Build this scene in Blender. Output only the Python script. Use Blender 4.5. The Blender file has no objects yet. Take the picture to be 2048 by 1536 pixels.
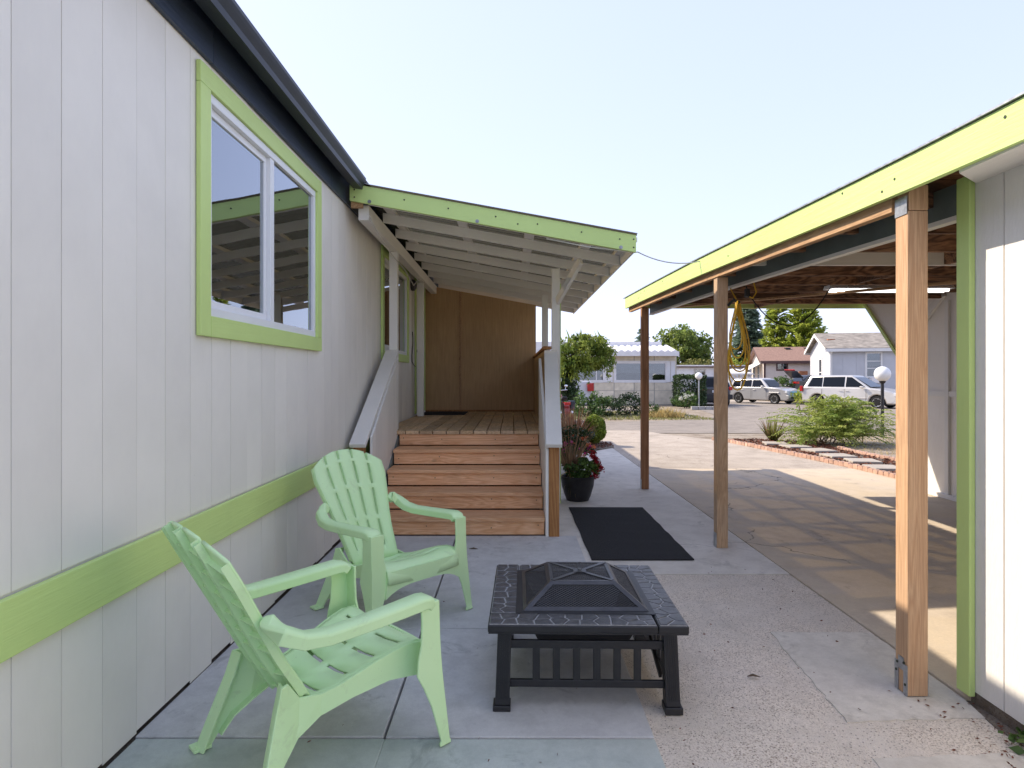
import bpy, bmesh, math, random
import numpy as np
from mathutils import Vector, Matrix, Quaternion

random.seed(7)
rng = np.random.default_rng(7)
SC = bpy.context.scene
COL = SC.collection

# ------------------------------------------------------------------ camera, sky, sun, exposure
cam_d = bpy.data.cameras.new('camera')
cam = bpy.data.objects.new('camera', cam_d); COL.objects.link(cam)
cam.location = (0, 0, 1.40); cam.rotation_euler = (math.radians(90), 0, 0)
cam_d.sensor_width = 36.0; cam_d.lens = 22.0
cam_d.shift_x = 0.0; cam_d.shift_y = -0.0073
cam_d.clip_start = 0.05; cam_d.clip_end = 2000
SC.camera = cam

SUN_FROM = Vector((-1.0, 0.5, 0.914)).normalized()
EL = math.asin(SUN_FROM.z); AZ = math.atan2(SUN_FROM.x, SUN_FROM.y)
W = bpy.data.worlds.new('World'); SC.world = W; W.use_nodes = True
wn = W.node_tree.nodes; wl = W.node_tree.links
bg = wn['Background']
sky = wn.new('ShaderNodeTexSky'); sky.sky_type = 'NISHITA'; sky.sun_disc = False
sky.sun_elevation = EL; sky.sun_rotation = AZ
sky.altitude = 0; sky.air_density = 0.8; sky.dust_density = 0.5; sky.ozone_density = 1.5
gam = wn.new('ShaderNodeGamma'); gam.inputs['Gamma'].default_value = 0.26          # hazy, evenly bright summer sky
tint = wn.new('ShaderNodeVectorMath'); tint.operation = 'MULTIPLY'; tint.inputs[1].default_value = (2.62, 2.68, 3.40)
wl.new(sky.outputs['Color'], gam.inputs['Color']); wl.new(gam.outputs['Color'], tint.inputs[0])
wl.new(tint.outputs['Vector'], bg.inputs['Color']); bg.inputs['Strength'].default_value = 0.15
sun_d = bpy.data.lights.new('sun', 'SUN'); sun = bpy.data.objects.new('sun', sun_d); COL.objects.link(sun)
sun_d.energy = 3.6; sun_d.angle = math.radians(0.5); sun_d.color = (1.0, 0.88, 0.72)
sun.rotation_euler = SUN_FROM.to_track_quat('Z', 'Y').to_euler(); sun.location = SUN_FROM * 40
SC.view_settings.view_transform = 'Standard'; SC.view_settings.look = 'None'
SC.view_settings.gamma = 1.0;  SC.view_settings.use_curve_mapping = False
SC.view_settings.exposure = 0.93
SC.cycles.max_bounces = 8; SC.cycles.transparent_max_bounces = 24
SC.cycles.sample_clamp_indirect = 6.0
try: SC.cycles.use_denoising = True
except Exception: pass

def gz(y): return -0.012 * max(0.0, y - 14.0)

# ------------------------------------------------------------------ materials
M = {}
class NT:
    def __init__(s, name):
        m = bpy.data.materials.new(name); m.use_nodes = True
        s.m = m; s.n = m.node_tree.nodes; s.l = m.node_tree.links
        s.b = s.n['Principled BSDF']; s.out = s.n['Material Output']; M[name] = m
        s.tc = s.n.new('ShaderNodeTexCoord')
        oi = s.n.new('ShaderNodeObjectInfo'); s.rand = oi.outputs['Random']
        s.vec = None
    def new(s, t, **k):
        n = s.n.new(t)
        for a, b in k.items(): setattr(n, a, b)
        return n
    def coord(s, scale=(1, 1, 1), shift=True):
        mp = s.new('ShaderNodeMapping'); mp.inputs['Scale'].default_value = scale
        s.l.new(s.tc.outputs['Object'], mp.inputs['Vector'])
        if shift:
            mu = s.new('ShaderNodeMath', operation='MULTIPLY'); mu.inputs[1].default_value = 37.0
            s.l.new(s.rand, mu.inputs[0])
            cb = s.new('ShaderNodeCombineXYZ')
            for i in range(3): s.l.new(mu.outputs[0], cb.inputs[i])
            s.l.new(cb.outputs[0], mp.inputs['Location'])
        return mp.outputs['Vector']
    def noise(s, vec, scale, detail=4, rough=0.55, dist=0.0):
        n = s.new('ShaderNodeTexNoise'); n.inputs['Scale'].default_value = scale
        n.inputs['Detail'].default_value = detail; n.inputs['Roughness'].default_value = rough
        n.inputs['Distortion'].default_value = dist
        s.l.new(vec, n.inputs['Vector']); return n.outputs['Fac']
    def voro(s, vec, scale, feature='F1', rnd=1.0):
        n = s.new('ShaderNodeTexVoronoi', feature=feature); n.inputs['Scale'].default_value = scale
        if 'Randomness' in n.inputs: n.inputs['Randomness'].default_value = rnd
        s.l.new(vec, n.inputs['Vector']); return n
    def ramp(s, fac, stops):
        r = s.new('ShaderNodeValToRGB'); e = r.color_ramp.elements
        while len(e) < len(stops): e.new(0.5)
        for i, (p, c) in enumerate(stops):
            e[i].position = p; e[i].color = (c[0], c[1], c[2], 1) if len(c) == 3 else c
        s.l.new(fac, r.inputs['Fac']); return r.outputs['Color']
    def grey(s, fac, p0, p1, a=0.0, b=1.0):
        return s.ramp(fac, [(p0, (a,)*3), (p1, (b,)*3)])
    def mix(s, fac, a, b, blend='MIX'):
        n = s.new('ShaderNodeMix', data_type='RGBA', blend_type=blend)
        def put(sock, v):
            if isinstance(v, (int, float)): sock.default_value = v
            elif isinstance(v, (tuple, list)): sock.default_value = (v[0], v[1], v[2], 1)
            else: s.l.new(v, sock)
        f = [i for i in n.inputs if i.name == 'Factor' and i.type == 'VALUE'][0]
        A = [i for i in n.inputs if i.name == 'A' and i.type == 'RGBA'][0]
        B = [i for i in n.inputs if i.name == 'B' and i.type == 'RGBA'][0]
        put(f, fac); put(A, a); put(B, b)
        return [o for o in n.outputs if o.type == 'RGBA'][0]
    def vary(s, col, amt):
        "per-object brightness variation"
        h = s.new('ShaderNodeHueSaturation'); mr = s.new('ShaderNodeMapRange')
        mr.inputs['To Min'].default_value = 1 - amt; mr.inputs['To Max'].default_value = 1 + amt
        s.l.new(s.rand, mr.inputs['Value']); s.l.new(mr.outputs[0], h.inputs['Value'])
        s.l.new(col, h.inputs['Color']); return h.outputs['Color']
    def bump(s, h, strength, dist=0.01):
        b = s.new('ShaderNodeBump'); b.inputs['Strength'].default_value = strength; b.inputs['Distance'].default_value = dist
        s.l.new(h, b.inputs['Height'])
        if s.b.inputs['Normal'].is_linked: s.l.new(s.b.inputs['Normal'].links[0].from_socket, b.inputs['Normal'])
        s.l.new(b.outputs['Normal'], s.b.inputs['Normal'])
    def fin(s, col, rough=0.6, spec=0.4, metal=0.0):
        if isinstance(col, (tuple, list)): s.b.inputs['Base Color'].default_value = (col[0], col[1], col[2], 1)
        else: s.l.new(col, s.b.inputs['Base Color'])
        if isinstance(rough, (int, float)): s.b.inputs['Roughness'].default_value = rough
        else: s.l.new(rough, s.b.inputs['Roughness'])
        s.b.inputs['Specular IOR Level'].default_value = spec
        s.b.inputs['Metallic'].default_value = metal
        return s.m

def d3(c, k): return tuple(max(0, min(1, x * k)) for x in c)

def plain(name, col, rough=0.6, var=0.12, scale=6, bump=0.1, bscale=80, spec=0.4, metal=0.0, stretch=(1, 1, 1), ov=0.0, bd=0.004):
    t = NT(name); v = t.coord(stretch)
    f = t.noise(v, scale, 5); c = t.ramp(f, [(0.3, d3(col, 1 - var)), (0.7, d3(col, 1 + var))])
    if ov: c = t.vary(c, ov)
    if bump: t.bump(t.noise(v, bscale, 4), bump, bd)
    return t.fin(c, rough, spec, metal)

def paint(name, col, grain=(1, 1, 1), dirt=(0.35, 0.33, 0.28), rough=0.55, bs=0.5, grey=0.25, ov=0.03, streak=0.18):
    "brushed house paint on rough sawn wood"
    t = NT(name); v = t.coord(grain); o = t.coord((1, 1, 1))
    g = t.noise(v, 38, 6, 0.65); g2 = t.noise(v, 130, 3)
    big = t.noise(o, 1.4, 5, 0.6)
    c = t.ramp(big, [(0.3, d3(col, 0.93)), (0.7, d3(col, 1.03))])
    c = t.mix(t.grey(g, 0.2, 0.45, streak, 0.0), c, d3(col, 0.72))
    sp = t.noise(o, 26, 6, 0.7)
    c = t.mix(t.grey(sp, 0.70, 0.78, 0.0, grey), c, dirt)
    c = t.mix(t.grey(t.noise(o, 0.55, 6, 0.7, 0.5), 0.50, 0.72, 0.0, 0.16), c, d3(col, 0.62))
    c = t.vary(c, ov)
    t.bump(g, bs, 0.004); t.bump(g2, bs * 0.5, 0.002)
    return t.fin(c, rough, 0.35)

def wood(name, a, b, grain=(1, 1, 1), rough=0.75, ov=0.12, knots=True, grey=0.0, gs=1.0, dk=1.0):
    "grain: small number along the grain axis"
    t = NT(name); v = t.coord(grain)
    w = t.noise(v, 7 * gs, 3, 0.5, 1.2)
    wv = t.new('ShaderNodeMath', operation='MULTIPLY'); wv.inputs[1].default_value = 11.0
    t.l.new(w, wv.inputs[0])
    fr = t.new('ShaderNodeMath', operation='PINGPONG'); fr.inputs[1].default_value = 0.5
    t.l.new(wv.outputs[0], fr.inputs[0])
    ring = t.grey(fr.outputs[0], 0.05, 0.48)
    fine = t.noise(v, 90 * gs, 5, 0.7)
    c = t.mix(ring, a, b)
    c = t.mix(t.grey(fine, 0.35, 0.65, 0.0, 0.55 * dk), c, d3(b, 0.72))
    o = t.coord((1, 1, 1))
    blotch = t.noise(o, 3.2, 5, 0.65)
    c = t.mix(t.grey(blotch, 0.52, 0.75, 0.0, 0.5 * dk), c, d3(b, 0.55))
    if grey: c = t.mix(t.grey(t.noise(o, 2.0, 4), 0.4, 0.65, 0.0, grey), c, (0.30, 0.27, 0.23))
    if knots:
        gk = tuple(max(0.35, x * 0.35) if x > 0.9 else 0.35 for x in grain)
        vo = t.voro(t.coord(tuple(0.5 + 0.5 * x for x in grain)), 4.2)
        c = t.mix(t.grey(vo.outputs['Distance'], 0.03, 0.11, 0.85, 0.0), c, (0.10, 0.045, 0.02))
    c = t.vary(c, ov)
    t.bump(fine, 0.35, 0.003); t.bump(ring, 0.10, 0.002)
    return t.fin(c, rough, 0.25)

def concrete(name, base, stain, agg=0.0, warm=None, scale=1.0, cracks=0.0, rough=0.85, specks=None):
    t = NT(name); v = t.coord((1, 1, 1), shift=False)
    f1 = t.noise(v, 0.9 * scale, 6, 0.6, 0.4); f2 = t.noise(v, 5 * scale, 6, 0.65); f3 = t.noise(v, 45, 5, 0.7); f4 = t.noise(v, 220, 2)
    c = t.ramp(f1, [(0.3, d3(base, 0.86)), (0.7, d3(base, 1.10))])
    c = t.mix(t.grey(f2, 0.44, 0.70, 0.0, 0.85), c, stain)
    c = t.mix(t.grey(t.noise(v, 2.6 * scale, 7, 0.72, 0.8), 0.58, 0.66, 0.0, 0.6), c, d3(stain, 0.66))
    if warm: c = t.mix(t.grey(t.noise(v, 1.7 * scale, 5, 0.6, 1.0), 0.42, 0.62, 0.0, 0.75), c, warm)
    c = t.mix(t.grey(f3, 0.30, 0.70, 0.30, 0.0), c, d3(base, 0.62))
    c = t.mix(t.grey(f4, 0.3, 0.7, 0.22, 0.0), c, d3(base, 0.5))
    h = f3
    if agg:
        vo = t.voro(v, 210); cell = t.new('ShaderNodeSeparateColor'); t.l.new(vo.outputs['Color'], cell.inputs[0])
        pat = t.grey(t.noise(v, 2.3, 5, 0.65), 0.38, 0.56)
        st = t.ramp(cell.outputs[0], [(0.0, (0.28, 0.225, 0.17)), (0.25, (0.52, 0.43, 0.34)), (0.38, (0.68, 0.60, 0.505)), (1.0, (0.80, 0.72, 0.62))])
        c = t.mix(t.mix(agg, (0, 0, 0), pat), c, st)
        t.bump(vo.outputs['Distance'], 0.5, 0.006)
        vs = t.voro(v, 85); cs = t.new('ShaderNodeSeparateColor'); t.l.new(vs.outputs['Color'], cs.inputs[0])
        keep = t.new('ShaderNodeMath', operation='LESS_THAN'); keep.inputs[1].default_value = 0.40; t.l.new(cs.outputs[1], keep.inputs[0])
        dk = t.new('ShaderNodeMath', operation='MULTIPLY'); t.l.new(keep.outputs[0], dk.inputs[0]); t.l.new(t.grey(vs.outputs['Distance'], 0.14, 0.38, 0.8, 0.0), dk.inputs[1])
        c = t.mix(dk.outputs[0], c, (0.10, 0.08, 0.065))
    if cracks:
        wv = t.new('ShaderNodeVectorMath', operation='ADD'); n3 = t.new('ShaderNodeTexNoise'); n3.inputs['Scale'].default_value = 3.0; n3.inputs['Detail'].default_value = 6
        t.l.new(v, n3.inputs['Vector']); sc = t.new('ShaderNodeVectorMath', operation='SCALE'); sc.inputs['Scale'].default_value = 0.5
        t.l.new(n3.outputs['Color'], sc.inputs[0]); t.l.new(v, wv.inputs[0]); t.l.new(sc.outputs[0], wv.inputs[1])
        ve = t.voro(wv.outputs[0], 0.32, 'DISTANCE_TO_EDGE')
        ln = t.grey(ve.outputs['Distance'], 0.0012, 0.004, cracks, 0.0)
        gate = t.grey(t.noise(v, 0.8, 2), 0.48, 0.55)
        c = t.mix(t.mix(1.0, ln, gate, 'MULTIPLY'), c, (0.10, 0.085, 0.07))
    t.bump(h, 0.25, 0.004); t.bump(f4, 0.25, 0.002)
    return t.fin(c, rough, 0.3)

def leafmat(name, a, b, trans=0.3, rough=0.5, scale=3.0, c3=None):
    t = NT(name); v = t.coord((1, 1, 1))
    f = t.noise(v, scale, 4, 0.65); c = t.ramp(f, [(0.30, a), (0.68, b)])
    at = t.new('ShaderNodeAttribute', attribute_name='lv'); 
    hs = t.new('ShaderNodeHueSaturation'); mr = t.new('ShaderNodeMapRange'); mr.inputs['To Min'].default_value = 0.6; mr.inputs['To Max'].default_value = 1.45
    t.l.new(at.outputs['Fac'], mr.inputs['Value']); t.l.new(mr.outputs[0], hs.inputs['Value']); t.l.new(c, hs.inputs['Color']); c = hs.outputs['Color']
    if c3:
        gt = t.new('ShaderNodeMath', operation='GREATER_THAN'); gt.inputs[1].default_value = 0.86
        t.l.new(at.outputs['Fac'], gt.inputs[0]); c = t.mix(gt.outputs[0], c, c3)
    t.fin(c, rough, 0.35)
    tr = t.new('ShaderNodeBsdfTranslucent'); t.l.new(c, tr.inputs['Color'])
    mx = t.new('ShaderNodeMixShader'); mx.inputs[0].default_value = trans
    t.l.new(t.b.outputs[0], mx.inputs[1]); t.l.new(tr.outputs[0], mx.inputs[2]); t.l.new(mx.outputs[0], t.out.inputs['Surface'])
    return t.m

def glass(name, tint=(0.55, 0.6, 0.6), base=0.10, gloss=(0.9, 0.95, 1.0), rough=0.005, wobble=0.0, ior=1.9):
    t = NT(name)
    fr = t.new('ShaderNodeFresnel'); fr.inputs['IOR'].default_value = ior
    ad = t.new('ShaderNodeMath', operation='ADD'); ad.use_clamp = True; ad.inputs[1].default_value = base
    t.l.new(fr.outputs[0], ad.inputs[0])
    tr = t.new('ShaderNodeBsdfTransparent'); tr.inputs['Color'].default_value = (*tint, 1)
    gl = t.new('ShaderNodeBsdfGlossy'); gl.inputs['Color'].default_value = (*gloss, 1); gl.inputs['Roughness'].default_value = rough
    if wobble:
        b = t.new('ShaderNodeBump'); b.inputs['Strength'].default_value = wobble; b.inputs['Distance'].default_value = 0.02
        t.l.new(t.noise(t.coord(), 2.2, 1), b.inputs['Height']); t.l.new(b.outputs[0], gl.inputs['Normal'])
    mx = t.new('ShaderNodeMixShader'); t.l.new(ad.outputs[0], mx.inputs[0]); t.l.new(tr.outputs[0], mx.inputs[1]); t.l.new(gl.outputs[0], mx.inputs[2])
    t.l.new(mx.outputs[0], t.out.inputs['Surface']); return t.m

# surfaces
LIME = (0.58, 0.74, 0.26)
paint('siding', (0.82, 0.785, 0.71), (1.0, 1.0, 0.16), rough=0.6, bs=0.35, grey=0.30, ov=0.012, streak=0.07)
paint('siding_shed', (0.78, 0.75, 0.70), (1.0, 1.0, 0.22), rough=0.6, bs=0.9, grey=0.2)
paint('lime_y', LIME, (1.0, 0.06, 1.0), rough=0.5, bs=0.7, grey=0.12, dirt=(0.2, 0.22, 0.08))
paint('lime_z', LIME, (1.0, 1.0, 0.07), rough=0.5, bs=0.5, grey=0.25, dirt=(0.2, 0.22, 0.08))
paint('lime_x', LIME, (0.06, 1.0, 1.0), rough=0.5, bs=0.5, grey=0.15, dirt=(0.2, 0.22, 0.08))
paint('navy_board', (0.04, 0.055, 0.085), (1.0, 0.06, 1.0), rough=0.42, bs=1.0, grey=0.2, dirt=(0.10, 0.12, 0.15))
paint('porch_white', (0.82, 0.80, 0.75), (1.0, 1.0, 0.12), rough=0.6, bs=0.4, grey=0.5)
paint('porch_white_x', (0.80, 0.77, 0.70), (0.1, 1.0, 1.0), rough=0.65, bs=0.5, grey=0.5)
paint('porch_white_y', (0.81, 0.785, 0.73), (1.0, 0.1, 1.0), rough=0.65, bs=0.5, grey=0.5)
paint('far_white', (0.76, 0.75, 0.72), (1, 1, 0.3), rough=0.6, bs=0.2, grey=0.3)
plain('vinyl', (0.78, 0.79, 0.80), 0.4, 0.03, 4, 0.02)
plain('gutter_metal', (0.018, 0.022, 0.030), 0.42, 0.1, 4, 0.03, 30, spec=0.35)
plain('dark_soffit', (0.012, 0.014, 0.018), 0.7, 0.1, 4, 0.1)
plain('shingle', (0.10, 0.09, 0.085), 0.9, 0.3, 30, 0.6, 120)
wood('step_wood_x', (0.86, 0.53, 0.31), (0.70, 0.37, 0.19), (0.09, 1, 1), ov=0.15, grey=0.10, dk=0.6)
wood('deck_wood_y', (0.74, 0.53, 0.32), (0.54, 0.36, 0.20), (1, 0.07, 1), ov=0.2, grey=0.35, dk=0.7)
wood('newel_wood', (0.48, 0.25, 0.10), (0.33, 0.15, 0.055), (1, 1, 0.08), ov=0.05, knots=False)
wood('post_fresh', (0.68, 0.44, 0.26), (0.53, 0.31, 0.17), (1, 1, 0.035), ov=0.04, grey=0.12, gs=2.2)
wood('post_weathered', (0.66, 0.45, 0.28), (0.50, 0.32, 0.18), (1, 1, 0.05), ov=0.04, grey=0.3, gs=1.8)
wood('post_brown', (0.42, 0.215, 0.11), (0.28, 0.135, 0.065), (1, 1, 0.05), ov=0.03, knots=False)
wood('plate_wood', (0.56, 0.36, 0.20), (0.40, 0.23, 0.12), (1, 0.05, 1), ov=0.05)
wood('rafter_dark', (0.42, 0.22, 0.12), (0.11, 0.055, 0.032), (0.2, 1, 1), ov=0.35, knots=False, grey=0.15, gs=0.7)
plain('beam_green', (0.13, 0.16, 0.155), 0.6, 0.15, 5, 0.2)
t = NT('back_panel'); v = t.coord((1, 1, 0.05)); f = t.noise(v, 60, 5, 0.7)
c = t.ramp(f, [(0.25, (0.44, 0.28, 0.14)), (0.75, (0.62, 0.41, 0.22))]); t.bump(f, 0.4, 0.004)
c = t.mix(t.grey(t.noise(t.coord((1, 1, 1)), 1.3, 5), 0.4, 0.7, 0, 0.35), c, (0.36, 0.22, 0.115)); t.fin(c, 0.7, 0.25)
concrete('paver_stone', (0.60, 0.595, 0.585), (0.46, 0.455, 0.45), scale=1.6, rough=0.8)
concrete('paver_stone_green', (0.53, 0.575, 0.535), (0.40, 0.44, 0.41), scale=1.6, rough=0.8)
concrete('smooth_concrete', (0.74, 0.695, 0.62), (0.56, 0.515, 0.45), scale=1.2, cracks=0.5)
concrete('agg_concrete', (0.74, 0.665, 0.575), (0.56, 0.495, 0.42), agg=0.75, scale=1.2)
concrete('pad_concrete', (0.70, 0.65, 0.57), (0.50, 0.455, 0.39), scale=2.0)
concrete('carport_slab_mat', (0.60, 0.51, 0.40), (0.44, 0.365, 0.28), warm=(0.62, 0.51, 0.36), scale=0.9, cracks=0.9)
concrete('driveway_mat', (0.45, 0.385, 0.315), (0.34, 0.285, 0.23), agg=0.25, scale=0.7, cracks=0.8)
concrete('asphalt', (0.27, 0.235, 0.20), (0.21, 0.18, 0.155), agg=0.12, scale=0.35, cracks=0.6, rough=0.9)
concrete('dirt', (0.23, 0.18, 0.12), (0.15, 0.11, 0.075), agg=0.3, scale=0.5)
concrete('soil_dark', (0.11, 0.082, 0.06), (0.06, 0.045, 0.034), agg=0.2, scale=2)
concrete('step_stone', (0.46, 0.41, 0.35), (0.36, 0.31, 0.26), scale=3)
concrete('kerb_mat', (0.42, 0.41, 0.39), (0.30, 0.29, 0.27), scale=2)
plain('edging_brick', (0.46, 0.29, 0.215), 0.85, 0.2, 12, 0.5, 60, ov=0.12)
plain('mulch_chip', (0.16, 0.06, 0.035), 0.9, 0.4, 30, 0.6, 80, ov=0.2)
plain('mat_black', (0.03, 0.03, 0.032), 0.95, 0.45, 130, 1.0, 260, spec=0.2, bd=0.006)
t = NT('chair_plastic'); v = t.coord()
c = t.ramp(t.noise(v, 3, 4), [(0.3, (0.60, 0.85, 0.45)), (0.7, (0.65, 0.89, 0.50))])
c = t.mix(t.grey(t.noise(v, 45, 5, 0.75), 0.67, 0.76, 0, 0.5), c, (0.16, 0.22, 0.12))
c = t.mix(t.grey(t.noise(v, 7, 7, 0.75, 0.6), 0.58, 0.74, 0, 0.30), c, (0.30, 0.36, 0.22)); t.bump(t.noise(v, 260, 2), 0.12, 0.001)
t.fin(c, 0.42, 0.4)
plain('pit_steel', (0.016, 0.016, 0.018), 0.42, 0.2, 20, 0.12, 160, spec=0.5)
t = NT('pit_stone'); v = t.coord(); f = t.noise(v, 30, 6, 0.7)
c = t.ramp(f, [(0.3, (0.03, 0.031, 0.033)), (0.72, (0.11, 0.11, 0.114))]); t.bump(f, 0.7, 0.004); t.fin(c, 0.36, 0.6)
plain('pit_grout', (0.30, 0.30, 0.30), 0.5, 0.3, 40, 0.3, 120)
plain('screen_steel', (0.05, 0.05, 0.053), 0.38, 0.3, 18, 0.1, 120, spec=0.6, metal=0.3)
plain('wire_black', (0.10, 0.10, 0.105), 0.4, 0.1, 20, 0.0)
plain('ash', (0.42, 0.34, 0.26), 0.95, 0.4, 30, 0.8, 60)
plain('galvanised', (0.42, 0.43, 0.44), 0.4, 0.25, 30, 0.15, 90, metal=0.7)
plain('cord_yellow', (0.62, 0.36, 0.02), 0.45, 0.08, 10, 0.0)
plain('cord_black', (0.015, 0.015, 0.015), 0.5, 0.1, 10, 0.0)
plain('cord_white', (0.6, 0.58, 0.53), 0.5, 0.1, 10, 0.0)
plain('pot_black', (0.02, 0.02, 0.022), 0.4, 0.3, 20, 0.15, 60)
plain('bolt_metal', (0.30, 0.31, 0.32), 0.4, 0.2, 20, 0.0, metal=0.8)
plain('nail_dark', (0.04, 0.05, 0.03), 0.6, 0.2, 20, 0.0)
plain('room_dark', (0.05, 0.045, 0.04), 0.9, 0.2, 2, 0.0)
plain('curtain', (0.22, 0.30, 0.24), 0.8, 0.25, 3, 0.1, 60, stretch=(1, 6, 0.2))
plain('door_white', (0.76, 0.77, 0.78), 0.45, 0.03, 4, 0.03)
glass('window_glass', (0.55, 0.60, 0.58), 0.22, wobble=0.05)
glass('far_glass', (0.65, 0.68, 0.70), 0.04)
glass('car_glass', (0.10, 0.115, 0.12), 0.0, ior=1.4)
t = NT('smoked_roof'); tr = t.new('ShaderNodeBsdfTransparent'); tr.inputs['Color'].default_value = (0.75, 0.60, 0.33, 1)
t.fin((0.02, 0.03, 0.035), 0.25, 0.6); mx = t.new('ShaderNodeMixShader'); mx.inputs[0].default_value = 0.10
t.l.new(t.b.outputs[0], mx.inputs[1]); t.l.new(tr.outputs[0], mx.inputs[2]); t.l.new(mx.outputs[0], t.out.inputs['Surface'])
t = NT('globe_white'); t.fin((0.80, 0.79, 0.76), 0.3, 0.5)
t = NT('tube_light'); t.fin((0.9, 0.9, 0.9), 0.4, 0.3); t.b.inputs['Emission Color'].default_value = (1, 0.99, 0.96, 1); t.b.inputs['Emission Strength'].default_value = 1.3
# plants
leafmat('leaf_vine', (0.06, 0.13, 0.022), (0.32, 0.36, 0.06), 0.4, scale=1.6)
leafmat('leaf_tree', (0.07, 0.13, 0.03), (0.30, 0.36, 0.09), 0.55, scale=0.7)
leafmat('leaf_blue', (0.10, 0.16, 0.115), (0.22, 0.29, 0.20), 0.4, scale=0.8)
leafmat('leaf_lime', (0.16, 0.25, 0.04), (0.42, 0.45, 0.08), 0.6, scale=0.6)
leafmat('leaf_dark', (0.018, 0.04, 0.014), (0.06, 0.10, 0.03), 0.2, scale=2.5)
leafmat('leaf_green', (0.04, 0.09, 0.02), (0.11, 0.18, 0.04), 0.3, scale=4)
leafmat('leaf_box', (0.10, 0.17, 0.022), (0.32, 0.38, 0.05), 0.3, scale=5)
leafmat('leaf_fern', (0.15, 0.24, 0.04), (0.45, 0.48, 0.12), 0.45, scale=2.2)
leafmat('leaf_red', (0.28, 0.10, 0.05), (0.50, 0.24, 0.12), 0.4, scale=6)
leafmat('leaf_bronze', (0.16, 0.09, 0.055), (0.34, 0.22, 0.12), 0.3, scale=8)
leafmat('grass_dry', (0.34, 0.25, 0.09), (0.55, 0.43, 0.18), 0.35, scale=3)
leafmat('grass_green', (0.10, 0.13, 0.03), (0.28, 0.26, 0.08), 0.3, scale=2)
leafmat('petal_crimson', (0.28, 0.006, 0.015), (0.42, 0.015, 0.03), 0.25, scale=20)
leafmat('petal_pink', (0.55, 0.06, 0.30), (0.70, 0.12, 0.36), 0.3, scale=20)
leafmat('petal_orange', (0.60, 0.12, 0.05), (0.70, 0.25, 0.10), 0.3, scale=20)
leafmat('petal_white', (0.45, 0.47, 0.40), (0.62, 0.62, 0.56), 0.3, scale=20)
plain('bark', (0.10, 0.07, 0.045), 0.9, 0.35, 8, 0.8, 30, stretch=(1, 1, 0.2))

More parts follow.
